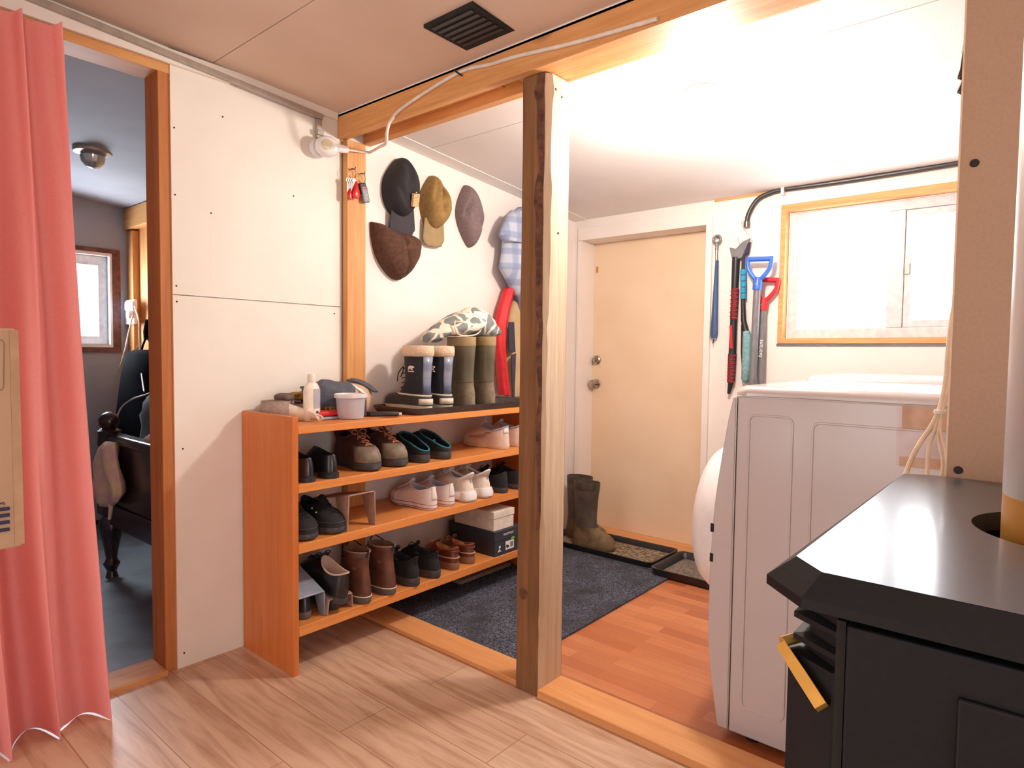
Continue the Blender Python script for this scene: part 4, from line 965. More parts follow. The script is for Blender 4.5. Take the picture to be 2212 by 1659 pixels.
solo(MB().box(-.015, .015, -.014, .014, 0, .075), 'black_case', 'navy', 'slim dark navy case standing right of the plastic tub', 'case', bevel=.004).location = (-2.245, 1.662, z)
# folded black tool
t = thing('folding_tool', 'black folding multi tool lying in front of the rubber boot tray', 'tool', (-2.20, 1.745, z))
mw = Matrix.Rotation(radians(58), 4, 'Z')
for k, (y, a, l) in enumerate(((-.014, 3, .12), (.014, -5, .12))):
    g_ = MB().box(-l * .55, l * .5, -.010, .010, 0, .018); g_.xform(mw @ Matrix.Translation((0, y, 0)) @ Matrix.Rotation(radians(a), 4, 'Z')); g_.build('handle', 'blackp', t, bevel=.006)
g_ = MB().lathe([(.013, 0), (.013, .02)], (-.065, 0, 0), 16); g_.xform(mw); g_.build('pivot', 'blackp', t)
g_ = MB().box(-.12, -.06, -.008, .008, .003, .014); g_.xform(mw); g_.build('jaw', 'steel', t, bevel=.003)
g_ = MB().box(.06, .075, -.012, .012, .002, .014); g_.xform(mw); g_.build('end_clip', 'galv', t, bevel=.002)
# boot tray on the rack
def tray(name, label, x0, x1, y0, y1, z, h, rim, mat, inner, group=None):
    t = thing(name, label, 'tray', ((x0 + x1) / 2, (y0 + y1) / 2, z), group=group)
    def rr(ins, zz, r=.035, n=6):
        out = []; a0, a1, b0, b1 = x0 + ins, x1 - ins, y0 + ins, y1 - ins; r = max(.005, r - ins * .5)
        for cx_, cy_, s in ((a1 - r, b1 - r, 0), (a0 + r, b1 - r, 1), (a0 + r, b0 + r, 2), (a1 - r, b0 + r, 3)):
            for k in range(n + 1):
                a = pi / 2 * (s + k / n); out.append((cx_ + r * cos(a), cy_ + r * sin(a), zz))
        return out
    MB().rings([rr(.014, z), rr(.002, z + h * .75), rr(0, z + h), rr(rim * .5, z + h), rr(rim, z + h * .85), rr(rim + .012, z + .006), rr(rim + .02, z + .005)]).build('tray_body', mat, t, world=True, ang=45)
    MB().rings([rr(rim + .016, z + .0055), rr(rim + .03, z + .0075), rr(rim + .08, z + .0085)]).build('tray_base', inner, t, world=True)
    return t
tray('boot_tray', 'black rubber tray on the rack top under the tall boots', -2.425, -2.095, 1.84, 2.74, z, .030, .014, 'tray', 'tray', 'rubber boot trays')
zb_ = z + .010
# winter boots
def winter(label, x, y, toe):
    t = thing('winter_boot', label, 'boot', (x, y, zb_), toe - 90, group='fleece-lined winter boots')
    L, W = .30, .054
    MB().rings([sring(L, W, .015, .98, .97, 0, .003, 0), sring(L, W, 0, 1, 1, .005, .01, 0), sring(L, W, 0, 1, 1.01, .022, .026, 0)]).build('sole', 'cream', t)
    MB().tube([(p_[0], p_[1], p_[2]) for p_ in sring(L, W, -.002, 1.002, 1.02, .0245, .027, 0)], .0018, 6, closed=True).build('sole_line', 'snowlow', t)
    lo = [sring(L, W, .0, .995, 1, .024, .026, 0), sring(L, W, .005, .985, .98, .045, .05, 0), sring(L, W, .01, .93, .93, .056, .066, .1), sring(L, W, .02, .78, .84, .066, .078, .3), sring(L, W, .03, .66, .78, .072, .08, .6)]
    MB().rings(lo).build('rubber_shell', 'snowlow', t, ang=60)
    MB().tube([(p_[0] * 1.02, p_[1], p_[2] + .002) for p_ in sring(L, W, .028, .70, .83, .066, .074, .45)], .0042, 6, closed=True).build('shell_trim', 'cream', t)
    sh_ = [sring(L, W, .035, .66, .76, .07, .078, .6), sring(L, W, .05, .56, .76, .11, .12, .9), sring(L, W, .05, .53, .80, .15, .15, 1), sring(L, W, .035, .535, .86, .2, .2, 1), sring(L, W, .02, .545, .92, .25, .25, 1)]
    MB().rings(sh_).build('shaft', 'nylon', t, ang=60)
    yb = -L / 2
    st = [[(p_[0] * 1.03, p_[1] - .002, p_[2]) for p_ in (r[36:] + r[:5])] for r in sh_]
    MB().rings(st, closed=False).build('back_strip', 'satin', t, solid=.003, label='shiny strip down the back')
    MB().rings([[(p_[0] * 1.03, p_[1] - .003, p_[2]) for p_ in (r[35:] + r[:6])] for r in (sring(L, W, 0, 1, 1, .028, .028, 0), sring(L, W, .003, .99, 1, .055, .055, 0))], closed=False).build('heel_label', 'cream', t, solid=.002)
    cf = []
    for zz, e in ((.248, 1.0), (.252, 1.13), (.272, 1.17), (.288, 1.15), (.298, 1.08), (.297, .92), (.27, .80), (.24, .78)):
        r = sring(L, W, .02, .545, .92, zz, zz, 1); cy_ = sum(q[1] for q in r) / len(r)
        cf.append([(q[0] * e, cy_ + (q[1] - cy_) * (1 + (e - 1) * .7), q[2] + .0025 * noise.noise(Vector(q) * 60)) for q in r])
    MB().rings(cf, True, True).build('fleece_cuff', 'fur', t, ang=80, label='cream fleece cuff')
    lc = MB()
    for k in range(6):
        zz = .10 + .022 * k; yy = L * (.60 - .012 * k) - L / 2 + .004
        lc.tube([(-.02, yy - .006, zz), (0, yy + .006, zz + .004), (.02, yy - .006, zz)], .0025, 6)
    lc.tube(bez([(0, .035, .20), (-.012, .055, .17), (-.006, .07, .13)], 5), .0025, 6); lc.tube(bez([(0, .035, .20), (.012, .05, .18), (.008, .062, .15)], 5), .0025, 6)
    lc.build('laces', 'laceblk', t)
    # small pale emblem on the outer side of the shaft: a bear-like blob over a bar
    sx = W * .88; k0 = -.086; bear = [(0, 0), (.006, 0), (.008, .006), (.019, .006), (.020, 0), (.026, 0), (.026, .009), (.035, .010), (.034, .015), (.029, .019), (.010, .020), (.003, .016)]
    g_ = MB()
    for s_ in (-1, 1):
        a_, b_ = sorted((s_ * (sx - .006), s_ * (sx + .0032))); g_.prism([(k0 + .035 - u, .186 + v) for u, v in bear], 0, a_, b_); g_.box(a_, b_, k0 + .002, k0 + .034, .177, .182)
    g_.build('emblem', 'cream', t)
winter('navy winter boot with cream fleece cuff and side emblem, front one of the pair', -2.305, 1.970, 182)
winter('navy winter boot with cream fleece cuff, between its pair and the tall green boot', -2.285, 2.085, 180)
def wellie(name, label, x, y, z, toe, mat, basem, cuffm, H, group, L=.29, W=.050, lean=0):
    t = thing(name, label, 'boot', (x, y, z), toe - 90, group=group)
    MB().rings([sring(L, W, .015, .98, .96, 0, .003, 0), sring(L, W, 0, 1, 1.01, .006, .010, 0), sring(L, W, 0, 1, 1.02, .024, .026, 0)]).build('sole', basem, t)
    ft = [sring(L, W, .005, .99, .98, .023, .024, 0), sring(L, W, .005, .98, .97, .05, .052, 0), sring(L, W, .01, .93, .93, .065, .074, .1), sring(L, W, .02, .82, .86, .085, .092, .35), sring(L, W, .035, .69, .82, .105, .108, .7), sring(L, W, .045, .58, .80, .125, .128, .9)]
    MB().rings(ft, True, False).build('foot', basem, t, ang=60)
    sh_ = [sring(L, W, .045, .58, .80, .124, .127, .9), sring(L, W, .05, .55, .82, .15, .15, 1), sring(L, W, .04, .55, .88, .15 + (H - .15) * .35, .15 + (H - .15) * .35, 1), sring(L, W, .02, .58, .97, .15 + (H - .15) * .7, .15 + (H - .15) * .7, 1), sring(L, W, .02, .60, 1.02, H - .045, H - .045, 1)]
    MB().rings(sh_, False, False).build('shaft', mat, t, ang=60)
    top = [sring(L, W, .02, .60, 1.03, H - .045, H - .045, 1), sring(L, W, .015, .605, 1.06, H - .043, H - .043, 1), sring(L, W, .015, .61, 1.07, H, H, 1), sring(L, W, .025, .60, 1.0, H, H, 1), sring(L, W, .03, .59, .96, H - .04, H - .04, 1), sring(L, W, .05, .55, .8, .2, .2, 1)]
    MB().rings(top, False, True).build('cuff', cuffm, t, ang=50)
    MB().tube([(p_[0] * 1.012, p_[1], p_[2]) for p_ in sring(L, W, .043, .585, .80, .126, .128, .9)], .002, 6, closed=True).build('ankle_seam', mat, t)
    return t
wellie('rubber_boot', 'tall olive rubber boot with tan cuff, next to the winter boots', -2.275, 2.235, zb_, 180, 'olive', 'oliveb', 'olivecuff', .345, 'olive rubber boots on the rack')
wellie('rubber_boot', 'tall olive rubber boot with tan cuff, right one beside the red jacket', -2.265, 2.375, zb_, 178, 'olive', 'oliveb', 'olivecuff', .35, 'olive rubber boots on the rack')
# camouflage cloth across the boot tops
def camo():
    out = MB(); n = 30
    ctr = [(-2.27, 2.045, 1.27, .035, .02), (-2.26, 2.10, 1.295, .07, .038), (-2.25, 2.18, 1.32, .095, .052), (-2.25, 2.26, 1.34, .105, .066), (-2.25, 2.33, 1.35, .105, .080), (-2.25, 2.39, 1.345, .10, .074), (-2.25, 2.45, 1.325, .09, .045), (-2.25, 2.50, 1.31, .06, .026), (-2.25, 2.52, 1.305, .02, .012)]
    sm = []
    for i in range(len(ctr) - 1):
        for k in range(5): sm.append([a + (b - a) * k / 5 for a, b in zip(ctr[i], ctr[i + 1])])
    sm.append(list(ctr[-1])); rs = []
    for (x, y, z_, hx, hz) in sm:
        ring = []
        for j in range(n):
            a = 2 * pi * j / n; f = 1 + .22 * noise.noise(Vector((cos(a) * 1.6, sin(a) * 1.6, y * 11))) + .12 * noise.noise(Vector((cos(a) * 5, sin(a) * 5, y * 30)))
            ring.append((x + hx * cos(a) * f, y, max(z_ + hz * sin(a) * f, 1.288 if y > 2.13 else 1.245)))
        rs.append(ring)
    return out.rings(rs)
t = thing('camouflage_cloth', 'crumpled grey and cream camouflage cloth lying across the olive boot tops', 'cloth', (-2.25, 2.33, 1.29))
camo().build('cloth_body', 'camo', t, world=True, ang=80)
MB().tube(bez([(-2.17, 2.14, 1.352), (-2.160, 2.13, 1.32), (-2.16, 2.155, 1.29), (-2.156, 2.21, 1.285), (-2.15, 2.27, 1.295), (-2.15, 2.30, 1.325), (-2.156, 2.26, 1.35)], 5), .0035, 6, closed=True).build('hem', 'cream', t, world=True)
# ------------------------------------------------------------------ entry floor
solo(MB().box(-2.455, -1.525, 1.868, 3.50, 0, .009), 'carpet', 'carpet', 'charcoal grey carpet covering the entry floor from the plate to the door', 'carpet', origin=(-1.99, 2.7, 0))
tray('boot_tray', 'black rubber tray full of dried mud in front of the cream door', -2.42, -1.655, 3.175, 3.53, .0095, .035, .018, 'blackp', 'mud', 'rubber boot trays')
tray('boot_tray', 'smaller black tray with a dusty base, beside the washing machine', -1.63, -1.02, 3.10, 3.50, .0098, .04, .018, 'blackp', 'mudg', 'rubber boot trays')
wellie('rubber_boot', 'worn dark grey rubber boot with muddy tan foot, toe pointing right', -2.105, 3.285, .0185, 6, 'wellie', 'welliem', 'wellie', .40, 'muddy rubber boots by the door', .285, .060)
wellie('rubber_boot', 'worn dark grey rubber boot half hidden behind the post', -2.238, 3.405, .0185, 4, 'wellie', 'welliem', 'wellie', .40, 'muddy rubber boots by the door', .30, .060)
# ------------------------------------------------------------------ tools on the rear wall
def hookwire(label, pts, r=.0028):
    pass
t = thing('shoehorn', 'long steel blue shoehorn with a dark ring end hanging by the door trim', 'shoehorn', (-1.483, YB - .02, 1.85))
c_ = P(1549, 517, 1, YB - .03); e_ = P(1541, 730, 1, YB - .03); s_ = P(1548, 562, 1, YB - .03); q_ = P(1548, 540, 1, YB - .03)
MB().tube([c_ + Vector((.020 * cos(a), 0, .021 * sin(a))) for a in [2 * pi * k / 24 for k in range(24)]], .0075, 10, closed=True).build('ring_end', 'grey', t, world=True)
MB().tube([c_ - Vector((0, 0, .025)), q_], .010, 10).build('neck', 'grey', t, world=True)
MB().tube([q_, s_], .008, 10).build('ferrule', 'chrome', t, world=True)
rs = []
for k in range(17):
    f = k / 16; c0 = s_.lerp(e_, f); w_ = .010 + .013 * f; w_ = w_ if f < .97 else w_ * .7
    rs.append([(c0.x + w_ * cos(a), c0.y + .008 * sin(a) + .006 * abs(cos(a)), c0.z) for a in [2 * pi * j / 16 for j in range(16)]])
MB().rings(rs).build('blade', 'bluedk', t, world=True)
MB().tube([c_ + Vector((0, .03, .012)), c_ + Vector((0, -.012, .014))], .002, 6).build('nail', 'screw', t, world=True)
MB().tube([e_ - Vector((-.003, 0, .004)), e_ - Vector((.003, 0, .03))], .003, 6).build('tip', 'blackp', t, world=True)
def at(px, py, d): return P(px, py, 1, YB - d)
# snow brush with black and red grips
t = thing('snow_brush', 'long black and red snow brush with a scraper head, left of the shovels', 'snow brush', (-1.35, YB - .03, 1.8))
MB().tube([at(1590, 555, .03), at(1587, 625, .03)], [.021, .019], 14).build('shaft', 'blackp', t, world=True)
MB().tube([at(1588, 622, .03), at(1585, 690, .03)], [.021, .020], 16).build('upper_grip', 'gripd', t, world=True)
MB().tube([at(1585, 690, .03), at(1582, 766, .03)], [.019, .021], 14).build('lower_shaft', 'blackp', t, world=True)
MB().tube([at(1582, 764, .03), at(1579, 826, .03)], [.023, .021], 16).build('lower_grip', 'gripd', t, world=True)
for (pa, pb) in (((1588, 624), (1585, 688)), ((1582, 767), (1579, 824))):
    qa, qb = at(*pa, .03), at(*pb, .03); zz_ = []
    for k in range(15):
        f = k / 14; c0 = qa.lerp(qb, f); a = radians(200 if k % 2 else 340); zz_.append(c0 + Vector((.0235 * cos(a), .0235 * sin(a), 0))); 
        if k < 14:
            c1 = qa.lerp(qb, f + .5 / 14); zz_.append(c1 + Vector((0, -.0245, 0)))
    MB().tube(zz_, .0028, 6).build('grip_line', 'red', t, world=True)
MB().tube([at(1579, 826, .03), at(1574, 850, .03)], [.016, .008], 12).build('end_cap', 'blackp', t, world=True)
a, b = at(1577, 702, .052), at(1580, 752, .052); MB().hexa([(b.x - .008, b.y, b.z), (b.x + .006, b.y, b.z), (b.x + .006, b.y + .012, b.z), (b.x - .008, b.y + .012, b.z), (a.x - .004, a.y, a.z), (a.x + .010, a.y, a.z), (a.x + .010, a.y + .012, a.z), (a.x - .004, a.y + .012, a.z)]).build('red_tag', 'red', t, world=True)
A, B_, C_, D_ = at(1577, 533, .035), at(1620, 515, .035), at(1607, 540, .035), at(1584, 565, .035); g_ = MB()
lst = [at(x, y, .04) for x, y in ((1576, 534), (1590, 537), (1604, 522), (1620, 514), (1612, 535), (1603, 556), (1582, 562))]
g_.rings([[(q.x, YB - .045, q.z) for q in lst], [(q.x, YB - .022, q.z) for q in lst]]); g_.build('scraper_head', 'grey', t, world=True, bevel=.002)
MB().tube([at(1593, 514, .05), at(1597, 525, .05), at(1603, 528, .04)], .002, 6).build('hook', 'galv', t, world=True)
# snow brush with cyan grip
t = thing('snow_brush', 'snow brush with a cyan ribbed grip and pale teal bristles, next to the blue handle', 'snow brush', (-1.30, YB - .03, 1.8))
MB().tube([at(1620, 522, .03), at(1612, 545, .03), at(1606, 552, .03), at(1605, 582, .03)], [.006, .016, .010, .009], 12).build('head_stem', 'navy', t, world=True)
for k in range(5):
    MB().tube([at(1606, 582 + 13 * k, .03), at(1606, 593.5 + 13 * k, .03)], .0165, 14).build('grip_ring', 'cyan', t, world=True)
MB().tube([at(1606, 580, .03), at(1605, 655, .03), at(1606, 690, .03), at(1612, 718, .03)], [.012, .012, .014, .018], 12).build('shaft', 'blackp', t, world=True)
MB().tube([at(1604, 700, .03), at(1604, 760, .03), at(1606, 815, .03)], [.008, .01, .006], 10).build('brush_back', 'blackp', t, world=True)
MB().tube([at(1612, 715, .035), at(1615, 730, .035), at(1614, 780, .035), at(1611, 818, .035), at(1608, 826, .035)], [.018, .026, .028, .024, .01], 14).build('bristles', 'bristle', t, world=True)
# shovels with D handles
def shovel(label, px, py, pw, ph, bot, mat, dd, rot=0):
    t = thing('shovel', label, 'shovel', (at(px, 900, dd).x, YB - dd, .02), group='shovels on the rear wall')
    c0 = at(px, py, dd); s = (at(px + 1, py, dd) - at(px, py, dd)).length
    W_, H_ = pw * s, ph * s
    mw = Matrix.Translation(c0) @ Matrix.Rotation(radians(rot), 4, 'Y')
    g_ = MB(); g_.tube([(-W_ / 2, 0, 0), (W_ / 2, 0, 0)], .0135, 12); g_.xform(mw); g_.build('grip', mat, t, world=True)
    g_ = MB()
    for sd in (-1, 1):
        g_.tube(bez([(sd * W_ / 2, 0, .012), (sd * W_ / 2, 0, -.02), (sd * W_ * .46, 0, -H_ * .45), (sd * W_ * .20, 0, -H_ * .85), (0, 0, -H_ * 1.02)], 6), .0115, 10)
    g_.xform(mw); g_.build('d_frame', mat, t, world=True)
    g_ = MB(); g_.tube([(0, 0, -H_ * .85), (0, 0, -H_ * 1.05), (0, 0, -H_ * 1.45)], [.016, .024, .024], 14); g_.xform(mw); g_.build('socket', mat, t, world=True)
    g_ = MB().lathe([(.005, -.024), (.005, -.0265)], (0, 0, -H_ * 1.2), 10, 1); g_.xform(mw); g_.build('rivet', 'chrome', t, world=True)
    top = mw @ Vector((0, 0, -H_ * 1.3)); b = at(bot, 835, dd); dr = (b - top).normalized(); ln = (top.z - .32) / -dr.z
    MB().tube([top, top + dr * ln], .019, 16).build('shaft', 'grey', t, world=True)
    e = top + dr * ln
    MB().rings([[(e.x + x_ * w_, e.y - dy - .03 * (1 - abs(x_)) * 0 + .03 * x_ * x_, z_) for x_ in (-1, -.6, -.2, .2, .6, 1)] for (z_, w_, dy) in ((.36, .05, 0), (.31, .14, .01), (.17, .155, .02), (.025, .155, .05))], closed=False).build('blade', mat, t, world=True, solid=.005)
    return t, top, dr
shovel('snow shovel with a blue D handle and grey shaft hanging left of the window', 1641, 559, 50, 46, 1625, 'blue', .085, 3)
t, top, dr = shovel('snow shovel with a red D handle, half behind the blue handle', 1656, 604, 48, 46, 1644, 'red', .035, 6)
m_ = frame(P(1643, 752, 1, YB - .0565), (-dr.x * -1, 0, -dr.z), (-1, 0, 0)); m_ = frame(P(1643, 752, 1, YB - .0560), (.06, 0, 1), (-1, 0, .06))
text('print', 'Garant', .034, 'labelw', t, m_)
q = P(1643, 768, 1, YB - .0560)
MB().tube([q + Vector((.006 * cos(a), 0, .006 * sin(a))) for a in [2 * pi * k / 14 for k in range(14)]], .0016, 6, closed=True).build('emblem', 'labelw', t, world=True)
# conduit and wire hook above the tools
t = thing('conduit', 'grey flexible conduit running along the rear wall above the window and bending down', 'conduit', (-1.13, YB - .02, 2.08))
MB().tube(bez([at(1613, 484, .022), at(1617, 462, .022), at(1635, 432, .022), at(1662, 417, .022), at(1692, 409, .022), at(1780, 397, .022), at(1900, 379, .022), at(2080, 350, .022), at(2200, 331, .022)], 8), .0125, 12).build('hose', 'conduit', t, world=True)
q = at(1692, 411, .022); MB().box(q.x - .008, q.x + .008, YB - .04, YB - .001, q.z - .025, q.z + .018).build('clip', 'white', t, world=True, bevel=.003)
MB().lathe([(.017, 0), (.017, .03)], at(1613, 486, .022) - Vector((0, 0, .012)), 14).build('end_fitting', 'steel', t, world=True)
t = thing('wire_hook', 'bent wire hook hanging under the conduit end above the snow brushes', 'hook', at(1603, 480, .03))
MB().tube(bez([at(1612, 474, .03), at(1602, 474, .035), at(1601, 484, .035), at(1610, 496, .035), at(1621, 510, .035), at(1622, 519, .035), at(1616, 523, .035)], 6), .0022, 6).build('wire', 'galv', t, world=True)

# ------------------------------------------------------------------ washing machines
def washer(label, y0, y1, ztop, name, near):
    xf = -.731; xb = -.02
    t = thing(name, label, 'washing machine', ((xf + xb) / 2, (y0 + y1) / 2, 0), group='white front-loading machines')
    MB().box(xf + .003, xb, y0, y1, .03, ztop - .032).build('cabinet', 'enamel', t, world=True, bevel=.004)
    # curved front shell, bulging towards the entry
    pr = [(.03, -.765), (.25, -.798), (.45, -.803), (.70, -.795), (.87, -.776), (1.0, -.757), (ztop - .035, -.742)]
    g_ = MB(); g_.rings([[(x_, y0 - .001, z_), (x_, y1 + .001, z_), (xf, y1 + .001, z_), (xf, y0 - .001, z_)] for z_, x_ in [(q.x, q.y) for q in bez([(a, b, 0) for a, b in pr], 5)]]); g_.build('front_panel', 'enamel', t, world=True, ang=50, bevel=.004)
    # lid with rounded edges
    n = 8; sec = []; r = .028
    def rr(ins, zz):
        out = []; a0, a1, b0, b1 = -.745 + ins, xb - ins, y0 - .004 + ins, y1 + .004 - ins; q = .05
        for cx_, cy_, s in ((a1 - q, b1 - q, 0), (a0 + q, b1 - q, 1), (a0 + q, b0 + q, 2), (a1 - q, b0 + q, 3)):
            for k in range(7):
                a = pi / 2 * (s + k / 6); out.append((cx_ + q * cos(a), cy_ + q * sin(a), zz))
        return out
    MB().rings([rr(.0, ztop - .030)] + [rr(r * (1 - cos(k / 6 * pi / 2)), ztop - .024 + .024 * sin(k / 6 * pi / 2)) for k in range(7)]).build('lid', 'enamel', t, world=True, ang=60)
    yc = (y0 + y1) / 2
    do_ = MB().lathe([(.275, -.79), (.268, -.85), (.24, -.89), (.18, -.915), (.09, -.928), (.0001, -.93)], (0, yc - .05, .63), 44, 0, False, False).build('door', 'white', t, world=True, label='bulging round door')
    for z_ in (.565, .66):
        MB().box(-.802, -.792, y0 - .003, y0 + .004, z_ - .013, z_ + .013).build('hinge_slot', 'dark', do_, world=True)
    if near:
        # pressed panel lines on the side
        def rrect(x0_, x1_, z0_, z1_, q=.02):
            pts = []
            for cx_, cz_, s in ((x1_ - q, z1_ - q, 0), (x0_ + q, z1_ - q, 1), (x0_ + q, z0_ + q, 2), (x1_ - q, z0_ + q, 3)):
                for k in range(5):
                    a = pi / 2 * (s + k / 4); pts.append((cx_ + q * cos(a), y0, cz_ + q * sin(a)))
            return pts
        for q in ((-.69, -.565, .12, 1.025), (-.51, -.06, .12, 1.015)):
            MB().tube(rrect(*q), .0035, 6, closed=True).build('pressed_rib', 'enamel', t, world=True)
        MB().box(xf - .001, xf + .002, y0 - .0015, y0 + .002, .03, ztop - .036).build('panel_gap', 'rail', t, world=True)
        MB().box(xf, xb, y0 - .0015, y0 + .002, ztop - .034, ztop - .031).build('lid_gap', 'rail', t, world=True)
    for x_, y_ in ((xf + .06, y0 + .06), (xb - .06, y0 + .06), (xf + .06, y1 - .06), (xb - .06, y1 - .06)):
        MB().lathe([(.025, 0), (.025, .012), (.012, .015), (.012, .031)], (x_, y_, 0), 14).build('foot', 'blackp', t, world=True)
washer('white front-loading washing machine nearest the post, its plain side facing out', 1.93, 2.62, 1.112, 'washing_machine', True)
washer('white machine standing behind the first one, only its lid in view', 2.66, 3.34, 1.128, 'washing_machine', False)
# clear plastic bag with cardboard strips taped to the washer side
t = thing('plastic_sleeve', 'clear plastic sleeve with two tan card strips taped on the washer side', 'plastic sleeve', (-.24, 1.925, .92))
def side(px, py): return P(px, py, 1, 1.9302)
a, b, c_, d_ = side(1950, 872), side(2062, 880), side(2062, 935), side(1950, 925)
def strip(q, nm, m_, th=.003):
    ps = [side(*u) for u in q]; MB().hexa([(p_.x, p_.y - th, p_.z) for p_ in ps] + [(p_.x, p_.y, p_.z) for p_ in ps]).build(nm, m_, t, world=True)
strip(((1949, 877), (2070, 884), (2070, 932), (1949, 924)), 'card_strip', 'tanc')
strip(((1943, 985), (2070, 996), (2070, 1018), (1943, 1006)), 'card_strip', 'tanc')
g_ = MB(); p0, p1, p2, p3 = side(1938, 872), side(2070, 880), side(2070, 1016), side(1936, 1004)
def fn(u, v):
    q = p0.lerp(p1, u).lerp(p3.lerp(p2, u), v); return Vector((q.x, q.y - .006 - .002 * noise.noise(Vector((u * 5, v * 4, 0))), q.z))
g_.grid(fn, 24, 16); g_.build('clear_film', 'film', t, world=True)
# cables hanging beside the board
t = thing('cable_bundle', 'pale cables tied together, hanging down beside the brown heat board', 'cable', P(2030, 890, 1, 1.76))
k_ = P(2030, 890, 1, 1.76)
def cb(px, py, y=1.765): return P(px, py, 1, y)
for q, r in (([(2066, 640), (2056, 690), (2048, 760), (2043, 820), (2031, 880), (2012, 920), (1985, 960), (1965, 1000), (1950, 1045)], .0055), ([(2070, 640), (2059, 690), (2051, 760), (2046, 820), (2033, 880), (2018, 930), (2006, 970), (2003, 1045)], .0045), ([(2072, 650), (2060, 720), (2056, 790), (2046, 850), (2036, 885), (2032, 930), (2044, 980), (2042, 1045)], .004), ([(2074, 780), (2066, 830), (2044, 860), (2034, 890), (2026, 940), (2036, 1000), (2030, 1045)], .003)):
    MB().tube(bez([cb(x_, y_) for x_, y_ in q], 6), r, 8).build('cable', 'wirep', t, world=True)
MB().lathe([(.012, 0), (.012, .008)], k_ - Vector((0, 0, .003)), 14).build('tie', 'wire', t, world=True)
q = cb(2068, 652); MB().box(-.162, -.14, 1.6505, 1.775, q.z - .006, q.z + .006).build('cable_clip', 'white', t, world=True, bevel=.002)
# ------------------------------------------------------------------ heat board
t = thing('heat_board', 'tall brown heat board with dark bolts standing behind the stove', 'board', (.5, 1.64, 0))
MB().box(-.163, 1.2, 1.640, 1.652, .02, 2.20).build('board', 'mdf', t, world=True)
MB().box(-.1665, -.163, 1.6395, 1.6525, .02, 2.20).build('board_edge', 'mdfe', t, world=True)
for px, py in ((2105, 352), (2070, 1015)):
    q = P(px, py, 1, 1.64); MB().lathe([(.0075, -.003), (.0085, -.001), (.0085, .0005)], q, 14, 1).build('bolt', 'screw', t, world=True)
for z_ in (.5, 1.2, 1.9):
    MB().lathe([(.012, 1.652), (.012, 1.699)], (.1, 0, z_), 12, 1).build('spacer', 'galv', t, world=True)
# dark shiny strap hanging behind the board edge
t = thing('strap_bundle', 'dark shiny strap bundle hanging behind the top of the heat board', 'strap', P(2078, 130, 1, 1.70))
for k, q in enumerate((((2092, 70), (2082, 110), (2076, 150), (2069, 172)), ((2095, 80), (2085, 120), (2080, 165), (2074, 188)), ((2096, 60), (2088, 130), (2078, 180), (2068, 203)), ((2099, 90), (2090, 150), (2084, 190), (2078, 206)))):
    MB().tube(bez([P(x_ + 2, y_, 1, 1.68 + .01 * (k % 2)) for x_, y_ in q], 5), [.006] * 15 + [.004], 6).build('strap_end', 'foilb', t, world=True)
MB().tube([P(2092, 40, 1, 1.685), P(2094, 66, 1, 1.685), P(2096, 92, 1, 1.685)], .009, 8).build('strap_loop', 'blackp', t, world=True)
MB().tube([P(2110, 40, 1, 1.688), P(2094, 44, 1, 1.680)], .003, 8).build('nail', 'screw', t, world=True)

